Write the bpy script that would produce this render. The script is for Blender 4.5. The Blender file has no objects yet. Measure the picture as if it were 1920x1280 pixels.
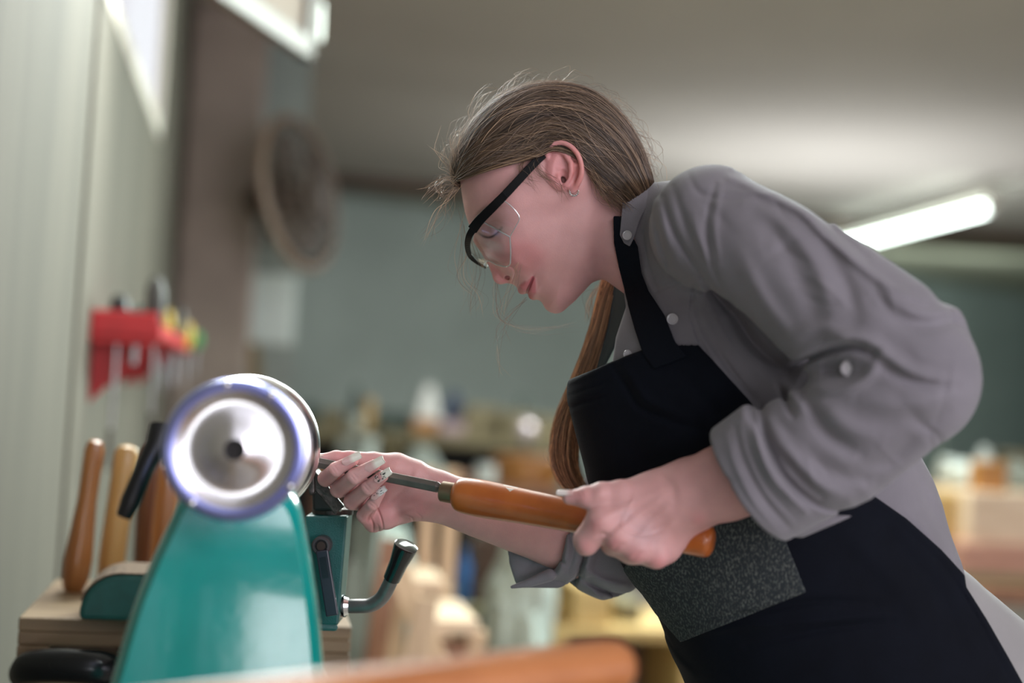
import bpy, math, random
import numpy as np
from mathutils import Vector, Matrix, noise as mnoise
R = math.radians
random.seed(7); rng = np.random.default_rng(7)

# ------------------------------------------------------------------ camera
F = 1920 * 50 / 36.0                     # focal length in pixels of the 1920 frame
CAM = np.array([0.0, 0.0, 1.15])
YAW, PIT, ROL = R(10.3), R(2.15), R(3.4)
r0 = np.array([math.cos(YAW), -math.sin(YAW), 0.0])
FW = np.array([math.sin(YAW) * math.cos(PIT), math.cos(YAW) * math.cos(PIT), math.sin(PIT)])
u0 = np.cross(r0, FW)
RT = math.cos(ROL) * r0 + math.sin(ROL) * u0
UP = math.cos(ROL) * u0 - math.sin(ROL) * r0
cd = bpy.data.cameras.new('camera'); cam = bpy.data.objects.new('camera', cd)
bpy.context.scene.collection.objects.link(cam)
cam.matrix_world = Matrix(((RT[0], UP[0], -FW[0], CAM[0]), (RT[1], UP[1], -FW[1], CAM[1]), (RT[2], UP[2], -FW[2], CAM[2]), (0, 0, 0, 1)))
cd.sensor_width = 36; cd.lens = 50; cd.clip_start = 0.05; cd.clip_end = 100
D0 = 1.44                                # distance of the woman's middle plane
cd.dof.use_dof = True; cd.dof.focus_distance = 1.415; cd.dof.aperture_fstop = 1.7
bpy.context.scene.camera = cam
sc = bpy.context.scene
sc.view_settings.view_transform = 'Standard'; sc.view_settings.look = 'None'
sc.view_settings.gamma = 1; sc.view_settings.use_curve_mapping = False
sc.view_settings.exposure = 0.0
sc.cycles.use_denoising = True
sc.cycles.max_bounces = 6; sc.cycles.transparent_max_bounces = 12
sc.cycles.sample_clamp_indirect = 6

# ------------------------------------------------------------------ world and lights
wd = bpy.data.worlds.new('daylight'); sc.world = wd; wd.use_nodes = True
wd.node_tree.nodes['Background'].inputs[0].default_value = (0.93, 0.93, 1.0, 1)
wd.node_tree.nodes['Background'].inputs[1].default_value = 1.05

def area(name, loc, target, size, size_y, energy, col):
    l = bpy.data.lights.new(name, 'AREA'); l.shape = 'RECTANGLE'; l.size = size; l.size_y = size_y
    l.energy = energy; l.color = col
    o = bpy.data.objects.new(name, l); sc.collection.objects.link(o)
    o.location = loc
    o.rotation_euler = (Vector(target) - Vector(loc)).to_track_quat('-Z', 'Y').to_euler()
    return o
# added key fill, an unseen source behind and right of the camera
area('key_fill', (1.9, -1.6, 1.9), (0.4, 1.4, 1.1), 1.6, 2.0, 54, (1.0, 0.92, 1.0))
# daylight coming in through the high windows of the left wall
area('window_daylight', (-0.27, 2.75, 2.2), (0.05, 1.5, 1.3), 1.3, 0.6, 60, (0.95, 1.0, 0.97))
# unseen ceiling strip lamps for the rim light, then added fills
area('strip_lamp_light', (0.75, 2.6, 2.5), (0.45, 1.6, 1.2), 0.3, 1.4, 26, (0.90, 1.0, 0.95))
area('strip_lamp_light_right', (1.9, 4.3, 2.4), (0.7, 1.6, 1.2), 0.4, 1.4, 230, (0.86, 1.0, 0.95))
area('back_wall_fill', (2.4, 7.2, 2.5), (2.2, 7.6, 0.8), 2.6, 2.6, 135, (0.98, 1.0, 0.96))  # added unseen fill that brightens the back wall
area('headstock_glint_fill', (-.03, -2.0, .48), (-.03, 1.1, .7), .2, .75, 6, (.95, .98, 1.0))  # added unseen source, placed to reflect as a glint on the headstock
area('rear_right_fill', (5.6, 11.2, 2.1), (6.2, 14.0, 1.6), 2.0, 1.0, 24, (0.85, 1.0, 0.95))  # added unseen fill for the dark right rear and soffit
gl0 = np.array([0, 0, 1.15]) + RT * 1.75 + FW * 8.0
area('ceiling_glow_fill', (gl0[0], gl0[1], 1.5), (gl0[0], gl0[1], 2.6), 1.5, 1.5, 30, (.95, .97, 1.0))  # added uplight without a fixture, makes the glow on the ceiling

# ------------------------------------------------------------------ geometry helpers
def at(px, py, d):
    return CAM + RT * ((px - 960) / F * d) + UP * ((640 - py) / F * d) + FW * d
def on_x(px, py, X):                     # the point of a pixel's ray on the plane x = X
    v = at(px, py, 1.0) - CAM; return CAM + v * ((X - CAM[0]) / v[0])
def on_z(px, py, Z):
    v = at(px, py, 1.0) - CAM; return CAM + v * ((Z - CAM[2]) / v[2])
SC = D0 / F                              # one unit of the sculpting space in metres
def E2W(e):
    e = np.asarray(e, float)
    return CAM + e[..., 0:1] * SC * RT - e[..., 1:2] * SC * UP + (D0 + e[..., 2:3] * SC) * FW
def K(px, py, w):                        # a point of the sculpting space
    k = 1 + w / F
    return np.array([(px - 960) * k, (py - 640) * k, w], np.float32)
def ks(w): return 1 + w / F

COL = sc.collection
def tag(o, label=None, cat=None, group=None, kind=None):
    if label: o['label'] = label
    if cat: o['category'] = cat
    if group: o['group'] = group
    if kind: o['kind'] = kind
    return o
def empty(name, loc, label=None, cat=None, group=None):
    o = bpy.data.objects.new(name, None); COL.objects.link(o); o.location = Vector([float(c) for c in loc])
    o.empty_display_size = 0.05
    return tag(o, label, cat, group)
def rootloc(p):
    v = Vector((0, 0, 0))
    while p is not None: v = v + p.location; p = p.parent
    return np.array(v)
def obj(name, V, Fc, mat, parent=None, smooth=True, cols=None, bevel=0, loc=None):
    V = np.asarray(V, float)
    if parent is not None: base = rootloc(parent)
    else:
        base = np.array([V[:, 0].mean(), V[:, 1].mean(), V[:, 2].min()]) if loc is None else np.asarray(loc, float)
    me = bpy.data.meshes.new(name)
    if isinstance(Fc, np.ndarray):
        n = len(Fc); k = Fc.shape[1]
        me.vertices.add(len(V)); me.vertices.foreach_set('co', (V - base).astype(np.float32).ravel())
        me.loops.add(n * k); me.loops.foreach_set('vertex_index', Fc.astype(np.int32).ravel())
        me.polygons.add(n); me.polygons.foreach_set('loop_start', np.arange(0, n * k, k, dtype=np.int32))
        me.update(calc_edges=True); me.validate()
    else:
        me.from_pydata([tuple(v) for v in (V - base)], [], Fc); me.update()
    if cols is not None:
        ca = me.color_attributes.new('tint', 'FLOAT_COLOR', 'POINT')
        c4 = np.ones((len(V), 4), np.float32); c4[:, :cols.shape[1]] = cols
        ca.data.foreach_set('color', c4.ravel())
    if smooth: me.polygons.foreach_set('use_smooth', [True] * len(me.polygons))
    if mat: me.materials.append(mat)
    o = bpy.data.objects.new(name, me); COL.objects.link(o)
    if parent is not None: o.parent = parent
    else: o.location = Vector(base)
    if bevel:
        m = o.modifiers.new('bevel', 'BEVEL'); m.width = bevel; m.segments = 2; m.limit_method = 'ANGLE'; m.angle_limit = R(40)
    return o

def frame(axis, hint=(0, 0, 1)):
    a = np.asarray(axis, float); a = a / np.linalg.norm(a)
    h = np.asarray(hint, float)
    if abs(np.dot(a, h)) > 0.97 * np.linalg.norm(h): h = np.array([1.0, 0.13, 0.0])
    x = np.cross(h, a); x /= np.linalg.norm(x); y = np.cross(a, x)
    return x, y, a
class MB:
    def __init__(s): s.v = []; s.f = []
    def add(s, V, Fc):
        n = len(s.v); s.v += [tuple(map(float, p)) for p in V]; s.f += [tuple(int(i) + n for i in q) for q in Fc]; return s
    def box(s, lo, hi):
        lo = np.asarray(lo, float); hi = np.asarray(hi, float); return s.obox((lo + hi) / 2, (hi - lo))
    def obox(s, c, size, ax=None, taper=1.0):
        ax = np.eye(3) if ax is None else np.asarray(ax, float); c = np.asarray(c, float); h = np.asarray(size, float) / 2
        V = []
        for k in (-1, 1):
            t = taper if k > 0 else 1
            for i, j in ((-1, -1), (1, -1), (1, 1), (-1, 1)): V.append(c + ax[0] * i * h[0] * t + ax[1] * j * h[1] * t + ax[2] * k * h[2])
        return s.add(V, [(3, 2, 1, 0), (4, 5, 6, 7), (0, 1, 5, 4), (1, 2, 6, 5), (2, 3, 7, 6), (3, 0, 4, 7)])
    def beam(s, p0, p1, w, h, hint=(0, 0, 1)):
        p0 = np.asarray(p0, float); p1 = np.asarray(p1, float); x, y, a = frame(p1 - p0, hint)
        return s.obox((p0 + p1) / 2, (w, h, np.linalg.norm(p1 - p0)), (x, y, a))
    def lathe(s, p0, p1, prof, seg=40, closed=True):       # prof: (t along the axis in metres, radius)
        p0 = np.asarray(p0, float); x, y, a = frame(np.asarray(p1, float) - p0)
        V = []
        for t, r in prof:
            for k in range(seg):
                q = 2 * math.pi * k / seg; V.append(p0 + a * t + (x * math.cos(q) + y * math.sin(q)) * max(r, 1e-5))
        Fc = []
        for i in range(len(prof) - 1):
            for k in range(seg):
                k2 = (k + 1) % seg; Fc.append((i * seg + k, i * seg + k2, (i + 1) * seg + k2, (i + 1) * seg + k))
        if closed:
            Fc.append(tuple(range(seg))[::-1]); Fc.append(tuple((len(prof) - 1) * seg + k for k in range(seg)))
        return s.add(V, Fc)
    def cyl(s, p0, p1, ra, rb=None, seg=24):
        rb = ra if rb is None else rb; L = float(np.linalg.norm(np.asarray(p1, float) - np.asarray(p0, float)))
        return s.lathe(p0, p1, [(0, ra), (L, rb)], seg)
    def tube(s, pts, rad, seg=12, caps=True, closed=False):
        pts = np.asarray(pts, float); n = len(pts); rad = np.broadcast_to(np.asarray(rad, float), (n,))
        x = None; V = []
        for i in range(n):
            if closed: t = pts[(i + 1) % n] - pts[i - 1]
            else: t = pts[min(i + 1, n - 1)] - pts[max(i - 1, 0)]
            t = t / (np.linalg.norm(t) + 1e-12)
            if x is None: x, y, _ = frame(t)
            else:
                x = x - t * np.dot(x, t); x /= np.linalg.norm(x) + 1e-12; y = np.cross(t, x)
            for k in range(seg):
                q = 2 * math.pi * k / seg; V.append(pts[i] + (x * math.cos(q) + y * math.sin(q)) * rad[i])
        Fc = []
        for i in range(n if closed else n - 1):
            j = (i + 1) % n
            for k in range(seg):
                k2 = (k + 1) % seg; Fc.append((i * seg + k, i * seg + k2, j * seg + k2, j * seg + k))
        if caps and not closed:
            Fc.append(tuple(range(seg))[::-1]); Fc.append(tuple((n - 1) * seg + k for k in range(seg)))
        return s.add(V, Fc)
    def prism(s, poly, ext):                               # planar polygon of 3D points pushed along ext
        poly = np.asarray(poly, float); n = len(poly); e = np.asarray(ext, float)
        V = list(poly) + list(poly + e)
        return s.add(V, [tuple(range(n))[::-1], tuple(range(n, 2 * n))] + [(i, (i + 1) % n, n + (i + 1) % n, n + i) for i in range(n)])
    def blob(s, c, r, ax=None, amp=0.0, seed=0, nu=28, nv=18, freq=2.2):
        ax = np.eye(3) if ax is None else ax; V = []
        for j in range(nv + 1):
            th = math.pi * j / nv
            for i in range(nu):
                ph = 2 * math.pi * i / nu
                d = np.array([math.sin(th) * math.cos(ph), math.sin(th) * math.sin(ph), math.cos(th)])
                k = 1 + amp * mnoise.noise(Vector(d * freq) + Vector((seed * 3.1, 0, 0)))
                q = d * np.asarray(r) * k; V.append(np.asarray(c) + ax[0] * q[0] + ax[1] * q[1] + ax[2] * q[2])
        Fc = []
        for j in range(nv):
            for i in range(nu):
                i2 = (i + 1) % nu; Fc.append((j * nu + i, (j + 1) * nu + i, (j + 1) * nu + i2, j * nu + i2))
        return s.add(V, Fc)
    def build(s, name, mat, parent=None, smooth=False, bevel=0):
        o = obj(name, np.array(s.v), s.f, mat, parent, smooth=smooth, bevel=bevel)
        if smooth:
            me = o.data
            try: me.set_sharp_from_angle(angle=R(38))
            except Exception: pass
        return o
def spline(pts, n):                                        # Catmull-Rom through points of any dimension
    P = np.asarray(pts, float); m = len(P); out = []
    P2 = np.vstack([2 * P[0] - P[1], P, 2 * P[-1] - P[-2]])
    for t in np.linspace(0, m - 1, n):
        i = min(int(t), m - 2); f = t - i; a, b, c, d = P2[i], P2[i + 1], P2[i + 2], P2[i + 3]
        out.append(0.5 * ((2 * b) + (-a + c) * f + (2 * a - 5 * b + 4 * c - d) * f * f + (-a + 3 * b - 3 * c + d) * f ** 3))
    return np.array(out)

# ------------------------------------------------------------------ materials
def mat(name, col, rough=0.6, metal=0.0, spec=0.5, noise=0.0, nscale=8, col2=None, bump=0.0, bscale=60, stretch=None,
        sss=0.0, coat=0.0, attr=None, sheen=0.0, emit=None, estr=0, rnoise=0.0, trans=0.0, wave=None, alpha=1.0):
    m = bpy.data.materials.new(name); m.use_nodes = True; nt = m.node_tree; N = nt.nodes; L = nt.links
    b = N['Principled BSDF']
    b.inputs['Base Color'].default_value = (*col, 1); b.inputs['Roughness'].default_value = rough
    b.inputs['Metallic'].default_value = metal; b.inputs['Specular IOR Level'].default_value = spec
    if coat: b.inputs['Coat Weight'].default_value = coat; b.inputs['Coat Roughness'].default_value = 0.08
    if sheen: b.inputs['Sheen Weight'].default_value = sheen; b.inputs['Sheen Roughness'].default_value = 0.4
    if sss:
        b.inputs['Subsurface Weight'].default_value = sss; b.inputs['Subsurface Radius'].default_value = (0.012, 0.005, 0.003)
        b.inputs['Subsurface Scale'].default_value = 0.6
    if emit: b.inputs['Emission Color'].default_value = (*emit, 1); b.inputs['Emission Strength'].default_value = estr
    if trans: b.inputs['Transmission Weight'].default_value = trans
    if alpha < 1: b.inputs['Alpha'].default_value = alpha
    tc = N.new('ShaderNodeTexCoord'); mp = N.new('ShaderNodeMapping'); L.new(tc.outputs['Object'], mp.inputs[0])
    if stretch: mp.inputs['Scale'].default_value = stretch
    src = None
    if attr:
        a = N.new('ShaderNodeAttribute'); a.attribute_name = attr; src = a.outputs['Color']
        L.new(src, b.inputs['Base Color'])
    if noise or col2:
        n = N.new('ShaderNodeTexNoise'); n.inputs['Scale'].default_value = nscale; n.inputs['Detail'].default_value = 6
        L.new(mp.outputs[0], n.inputs['Vector'])
        cr = N.new('ShaderNodeValToRGB'); cr.color_ramp.elements[0].position = 0.36; cr.color_ramp.elements[1].position = 0.66
        if src is None:
            c2 = col2 or tuple(c * (1 - noise) for c in col)
            cr.color_ramp.elements[0].color = (*c2, 1); cr.color_ramp.elements[1].color = (*col, 1)
            L.new(n.outputs['Fac'], cr.inputs[0]); L.new(cr.outputs[0], b.inputs['Base Color'])
        else:
            v = 1 - noise; cr.color_ramp.elements[0].color = (v, v, v, 1); cr.color_ramp.elements[1].color = (1, 1, 1, 1)
            mx = N.new('ShaderNodeMix'); mx.data_type = 'RGBA'; mx.blend_type = 'MULTIPLY'; mx.inputs[0].default_value = 1
            L.new(n.outputs['Fac'], cr.inputs[0]); L.new(src, mx.inputs[6]); L.new(cr.outputs[0], mx.inputs[7]); L.new(mx.outputs[2], b.inputs['Base Color'])
        if rnoise:
            mr = N.new('ShaderNodeMapRange'); mr.inputs[3].default_value = rough - rnoise; mr.inputs[4].default_value = rough + rnoise
            L.new(n.outputs['Fac'], mr.inputs[0]); L.new(mr.outputs[0], b.inputs['Roughness'])
    if bump:
        n2 = N.new('ShaderNodeTexNoise'); n2.inputs['Scale'].default_value = bscale; n2.inputs['Detail'].default_value = 3
        L.new(mp.outputs[0], n2.inputs['Vector'])
        bp = N.new('ShaderNodeBump'); bp.inputs['Strength'].default_value = bump; bp.inputs['Distance'].default_value = 0.002
        L.new(n2.outputs['Fac'], bp.inputs['Height']); L.new(bp.outputs[0], b.inputs['Normal'])
    return m
def wood(name, a, b_, rough=0.5, axis=2, sc_=6, coat=0.0):
    st = [9, 9, 9]; st[axis] = 0.8
    return mat(name, a, rough=rough, col2=b_, nscale=sc_, stretch=tuple(st), bump=0.15, bscale=25, coat=coat)
# ------------------------------------------------------------------ sculpting with distance fields
def smin(a, b, k):
    h = np.clip(0.5 + 0.5 * (b - a) / k, 0, 1); return b + (a - b) * h - k * h * (1 - h)
def smax(a, b, k): return -smin(-a, -b, k)
def rc(P, a, b, ra, rb):
    a = np.asarray(a, np.float32); b = np.asarray(b, np.float32); ab = b - a
    q = P - a; t = np.clip(q @ ab / max(float(ab @ ab), 1e-6), 0, 1)
    return np.linalg.norm(q - t[:, None] * ab, axis=1) - (ra + (rb - ra) * t)
def chain(P, pts, k=0.0):
    d = None
    for (a, ra), (b, rb) in zip(pts[:-1], pts[1:]):
        x = rc(P, a, b, ra, rb); d = x if d is None else (smin(d, x, k) if k else np.minimum(d, x))
    return d
def ell(P, c, r, ax=None):
    q = P - np.asarray(c, np.float32); r = np.asarray(r, np.float32)
    if ax is not None: q = q @ np.asarray(ax, np.float32).T
    k0 = np.linalg.norm(q / r, axis=1); k1 = np.linalg.norm(q / (r * r), axis=1) + 1e-9
    return k0 * (k0 - 1) / k1
def flat(P, w0, s):
    Q = P.copy(); Q[:, 2] = w0 + (Q[:, 2] - w0) / s; return Q
def rotz(deg):
    c, s = math.cos(R(deg)), math.sin(R(deg)); return np.array([[c, s, 0], [-s, c, 0], [0, 0, 1]], np.float32)
def proj(P):
    k = 1 + P[:, 2] / F; return 960 + P[:, 0] / k, 640 + P[:, 1] / k

def surface(f, lo, hi, h, c=4, slack=1.7):
    lo = np.asarray(lo, np.float32); hi = np.asarray(hi, np.float32)
    nb = np.ceil((hi - lo) / (h * c)).astype(int); n = nb * c
    ii = np.stack(np.meshgrid(*[np.arange(k) for k in nb], indexing='ij'), -1).reshape(-1, 3)
    ctr = lo + (ii * c + (c - 1) / 2) * h
    fc = np.concatenate([f(ctr[i:i + 400000].astype(np.float32)) for i in range(0, len(ctr), 400000)])
    near = np.abs(fc) < h * c * 0.87 * slack
    G = np.broadcast_to(fc.reshape(nb)[:, None, :, None, :, None], (nb[0], c, nb[1], c, nb[2], c)).reshape(n).astype(np.float32).copy()
    nn = ii[near]
    off = np.stack(np.meshgrid(*[np.arange(c)] * 3, indexing='ij'), -1).reshape(-1, 3)
    step = 6000
    for s in range(0, len(nn), step):
        idx = (nn[s:s + step, None, :] * c + off[None]).reshape(-1, 3)
        v = f((lo + idx * h).astype(np.float32)); G[idx[:, 0], idx[:, 1], idx[:, 2]] = v
    S = G < 0
    # cells with a sign change
    cnt = np.zeros(tuple(n - 1), np.int8)
    for dx in (0, 1):
        for dy in (0, 1):
            for dz in (0, 1): cnt += S[dx:n[0] - 1 + dx, dy:n[1] - 1 + dy, dz:n[2] - 1 + dz]
    cells = np.argwhere((cnt > 0) & (cnt < 8)); vid = -np.ones(tuple(n - 1), np.int32)
    vid[cells[:, 0], cells[:, 1], cells[:, 2]] = np.arange(len(cells))
    cor = [(0, 0, 0), (1, 0, 0), (0, 1, 0), (1, 1, 0), (0, 0, 1), (1, 0, 1), (0, 1, 1), (1, 1, 1)]
    val = [G[cells[:, 0] + a, cells[:, 1] + b, cells[:, 2] + d] for a, b, d in cor]
    acc = np.zeros((len(cells), 3)); num = np.zeros(len(cells))
    for i in range(8):
        for j in range(i + 1, 8):
            if sum(abs(cor[i][k] - cor[j][k]) for k in range(3)) != 1: continue
            a, b = val[i], val[j]; m = (a < 0) != (b < 0); t = np.where(m, a / np.where(m, a - b, 1), 0)
            p = np.array(cor[i]) + t[:, None] * (np.array(cor[j]) - np.array(cor[i])); acc += p * m[:, None]; num += m
    V = lo + (cells + acc / num[:, None]) * h
    faces = []
    for ax in range(3):
        o1, o2 = [(1, 2), (2, 0), (0, 1)][ax]
        sl0 = [slice(1, n[k] - 1) for k in range(3)]; sl1 = list(sl0)
        sl0[ax] = slice(0, n[ax] - 1); sl1[ax] = slice(1, n[ax])
        a = S[tuple(sl0)]; b = S[tuple(sl1)]; e = np.argwhere(a != b)
        base = np.array([1, 1, 1]); base[ax] = 0; e0 = e + base; inside = a[e[:, 0], e[:, 1], e[:, 2]]
        d1 = np.zeros(3, int); d1[o1] = 1; d2 = np.zeros(3, int); d2[o2] = 1
        q = [e0 - d1 - d2, e0 - d2, e0, e0 - d1]
        q = np.stack([vid[x[:, 0], x[:, 1], x[:, 2]] for x in q], 1)
        q[~inside] = q[~inside][:, ::-1]; faces.append(q)
    Fq = np.concatenate(faces); Fq = Fq[(Fq >= 0).all(1)]
    return V, Fq
def relax(V, Fq, it=1, lam=0.5):
    n = len(V)
    for _ in range(it):
        acc = np.zeros_like(V); num = np.zeros(n)
        for a, b in ((0, 1), (1, 2), (2, 3), (3, 0)):
            for i, j in ((Fq[:, a], Fq[:, b]), (Fq[:, b], Fq[:, a])):
                for k in range(3): acc[:, k] += np.bincount(i, V[j, k], n)
                num += np.bincount(i, minlength=n)
        V = V + lam * (acc / np.maximum(num, 1)[:, None] - V)
    return V

class Map2:                                                # a scalar map over picture-plane directions, sampled bilinearly
    def __init__(s, x0, y0, x1, y1, st=2.0):
        s.x0, s.y0, s.st = x0, y0, st; s.nx = int((x1 - x0) / st) + 1; s.ny = int((y1 - y0) / st) + 1
        s.X, s.Y = np.meshgrid(x0 + np.arange(s.nx) * st, y0 + np.arange(s.ny) * st, indexing='ij'); s.A = np.zeros((s.nx, s.ny), np.float32)
    def seg(s, pts):                                       # distance, side and parameter along a polyline
        best = np.full(s.X.shape, 1e9); side = np.zeros(s.X.shape); par = np.zeros(s.X.shape)
        pts = np.asarray(pts, float); L = np.r_[0, np.cumsum(np.linalg.norm(np.diff(pts, axis=0), axis=1))]; T = L[-1]
        for i in range(len(pts) - 1):
            a, b = pts[i], pts[i + 1]; ab = b - a; l2 = max(ab @ ab, 1e-9)
            t = np.clip(((s.X - a[0]) * ab[0] + (s.Y - a[1]) * ab[1]) / l2, 0, 1)
            dx = s.X - a[0] - t * ab[0]; dy = s.Y - a[1] - t * ab[1]; d = np.hypot(dx, dy); m = d < best
            best[m] = d[m]; side[m] = (ab[0] * dy - ab[1] * dx)[m]; par[m] = ((L[i] + t * (L[i + 1] - L[i])) / T)[m]
        return best, np.sign(side), par
    def fold(s, pts, amp, wid, sharp=None, n=24):          # amp > 0 raises the cloth, < 0 sinks it
        pts = spline(pts, n) if len(pts) > 2 else np.asarray(pts, float)
        d, sd, t = s.seg(pts); env = np.sin(np.pi * np.clip(t, 0.04, 0.96)) ** 0.5
        if sharp is None: g = np.exp(-(d / wid) ** 2)
        else:                                              # steep on one side, long on the other
            ww = np.where(sd > 0, wid * sharp, wid / sharp); g = np.exp(-(d / ww) ** 2)
        s.A += (amp * env * g).astype(np.float32)
    def poly(s, pts):
        pts = np.asarray(pts, float); ins = np.zeros(s.X.shape, bool); n = len(pts); best = np.full(s.X.shape, 1e9)
        for i in range(n):
            a, b = pts[i], pts[(i + 1) % n]
            c = ((a[1] > s.Y) != (b[1] > s.Y)) & (s.X < (b[0] - a[0]) * (s.Y - a[1]) / ((b[1] - a[1]) or 1e-9) + a[0]); ins ^= c
            ab = b - a; t = np.clip(((s.X - a[0]) * ab[0] + (s.Y - a[1]) * ab[1]) / max(ab @ ab, 1e-9), 0, 1)
            best = np.minimum(best, np.hypot(s.X - a[0] - t * ab[0], s.Y - a[1] - t * ab[1]))
        return np.where(ins, best, -best).astype(np.float32)   # positive inside
    def get(s, px, py, A=None):
        A = s.A if A is None else A
        x = np.clip((px - s.x0) / s.st, 0, s.nx - 1.001); y = np.clip((py - s.y0) / s.st, 0, s.ny - 1.001)
        i = x.astype(int); j = y.astype(int); fx = x - i; fy = y - j
        return (A[i, j] * (1 - fx) * (1 - fy) + A[i + 1, j] * fx * (1 - fy) + A[i, j + 1] * (1 - fx) * fy + A[i + 1, j + 1] * fx * fy)
# ------------------------------------------------------------------ the room
WX = -0.315; CZ = 2.60
M = {}
M['wall'] = mat('aged_plaster', (0.135, 0.121, 0.094), 0.85, col2=(0.092, 0.085, 0.065), nscale=1.6, stretch=(2.2, 2.2, 0.3), bump=0.2, bscale=12)
M['pillar'] = mat('brown_paint', (0.40, 0.33, 0.28), 0.6, noise=0.2, nscale=4)
M['back'] = mat('teal_grey_plaster', (0.40, 0.47, 0.44), 0.9, noise=0.18, nscale=1.5)
M['ceil'] = mat('ceiling_paint', (0.52, 0.49, 0.44), 0.9, noise=0.08, nscale=1.2)
M['soffit'] = mat('olive_soffit', (0.44, 0.42, 0.32), 0.9, noise=0.2, nscale=2)
M['beam'] = mat('dark_beam', (0.10, 0.055, 0.035), 0.7, noise=0.4, nscale=6)
M['floor'] = mat('concrete', (0.30, 0.27, 0.23), 0.8, col2=(0.2, 0.18, 0.155), nscale=4, bump=0.2, bscale=30)
M['frame'] = mat('cream_frame', (0.72, 0.66, 0.58), 0.5, noise=0.1)
M['glass'] = mat('window_glass', (0.9, 0.95, 0.95), 0.1, alpha=.12)
M['sky'] = mat('overcast_sky', (1, 1, 1), emit=(0.93, 1.0, 0.98), estr=6)
ST = dict(kind='structure')
WT = 0.018                                  # wall thickness
# window opening of the left wall: y from yA to yB, sill at zs
pF = on_x(300, 262, WX); pN = on_x(203, 20, WX)
zs = float((pF[2] + pN[2]) / 2); yB = float(pF[1]); yA = 2.05; zt = 2.52
w = MB()
w.box((WX - WT, -0.7, 0), (WX, yA, CZ)); w.box((WX - WT, yB, 0), (WX, 11.2, CZ))
w.box((WX - WT, yA, 0), (WX, yB, zs)); w.box((WX - WT, yA, zt), (WX, yB, CZ))
tag(w.build('wall_left', M['wall']), kind='structure')
tag(MB().box((-3, -3, -0.1), (11.0, 22.0, 0)).build('floor', M['floor']), kind='structure')
yE = 9.85
tag(MB().box((WX - WT, -0.2, CZ), (11.0, yE, CZ + 0.1)).build('ceiling', M['ceil']), kind='structure')
tag(MB().box((WX - WT, yE, CZ + 0.0), (11.0, 22.0, CZ + 0.12)).build('ceiling_rear', M['soffit']), kind='structure')
tag(MB().box((WX, yE - 0.02, CZ - 0.08), (11.0, yE + 0.16, CZ + 0.01)).build('trim_1', M['beam']), kind='structure')
# angled far wall
b0 = at(430, 700, 10.15); b1 = at(2250, 700, 17.9); dv = (b1 - b0); dv[2] = 0; dv /= np.linalg.norm(dv); nv = np.array([-dv[1], dv[0], 0])
tag(MB().prism([(b0[0], b0[1], 0), (b1[0], b1[1], 0), (b1[0], b1[1], CZ + .1), (b0[0], b0[1], CZ + .1)], nv * 0.15).build('wall_back', M['back']), kind='structure')
# right wall, outside the frame
tag(MB().box((9.2, 3.0, 0), (9.35, 22.0, CZ + .1)).build('wall_right', mat('teal_plaster', (.16, .30, .27), .9, noise=.15, nscale=1.5)), kind='structure')
# pillar and the short cross wall behind it
tag(MB().box((WX, 5.62, 0), (WX + 0.30, 6.0, CZ)).build('wall_pillar', M['pillar'], bevel=0.03), kind='structure')
cw = at(572, 300, 6.3)
tag(MB().box((WX, 6.15, 0), (cw[0], 6.35, CZ)).build('wall_cross', M['back']), kind='structure')
# thin vertical cover strip on the wall
ps = on_x(163, 300, WX)
tag(MB().box((WX, ps[1] - .012, 0), (WX + .006, ps[1] + .012, CZ)).build('trim_2', M['wall']), kind='structure')
# window: frame, mullion, pane, and an inward-opened sash
wn = empty('window_1', (WX - WT / 2, (yA + yB) / 2, zs)); wn['kind'] = 'structure'
fr = MB(); t = .05
fr.box((WX - .02, yA, zs), (WX + .004, yB, zs + t)); fr.box((WX - .02, yA, zt - t), (WX + .004, yB, zt))
fr.box((WX - .02, yA, zs), (WX + .004, yA + t, zt)); fr.box((WX - .02, yB - t, zs), (WX + .004, yB, zt))
fr.build('window_frame', M['frame'], wn, bevel=.004)
MB().box((WX - .016, yA + t, zs + t), (WX - .012, yB - t, zt - t)).build('window_pane', M['glass'], wn)
#sy = MB().box((WX - 1.4, yA - 1.2, zs - 1.2), (WX - 1.38, yB + 2.2, zt + 1.6)).build('window_sky', M['sky']); sy['kind'] = 'structure'
sh = empty('window_2', at(575, 112, 3.5)); sh['kind'] = 'structure'
c0 = at(577, 114, 3.5); c1 = on_z(396, -6, c0[2]); hv = c1 - c0; hl = np.linalg.norm(hv); hv /= hl; zz = np.array([0, 0, 1.0]); hn = np.cross(hv, zz)
L_ = 1.15; Hh = zt - c0[2]
def hb(u0_, u1_, z0_, z1_, th): return [c0 + hv * ((u0_ + u1_) / 2) + zz * ((z0_ + z1_) / 2), (u1_ - u0_, z1_ - z0_, th), (hv, zz, hn)]
s_ = MB()
for a in ((0, L_, 0, .05), (0, L_, Hh - .05, Hh), (0, .05, 0, Hh), (L_ - .05, L_, 0, Hh)): s_.obox(*hb(*a, .035))
s_.build('sash_frame', mat('sash_paint', (.17, .14, .115), .5), sh, bevel=.003)
MB().obox(*hb(.05, L_ - .05, .05, Hh - .05, .004)).build('sash_pane', mat('tinted_pane', (0.50, 0.42, 0.36), 0.15, alpha=0.75), sh)
MB().obox(c0 - hv * .012 + zz * .10, (.02, .09, .05), (hv, zz, hn)).build('window_latch', mat('latch_steel', (.7, .7, .66), .3, 1.0), sh)

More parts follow.
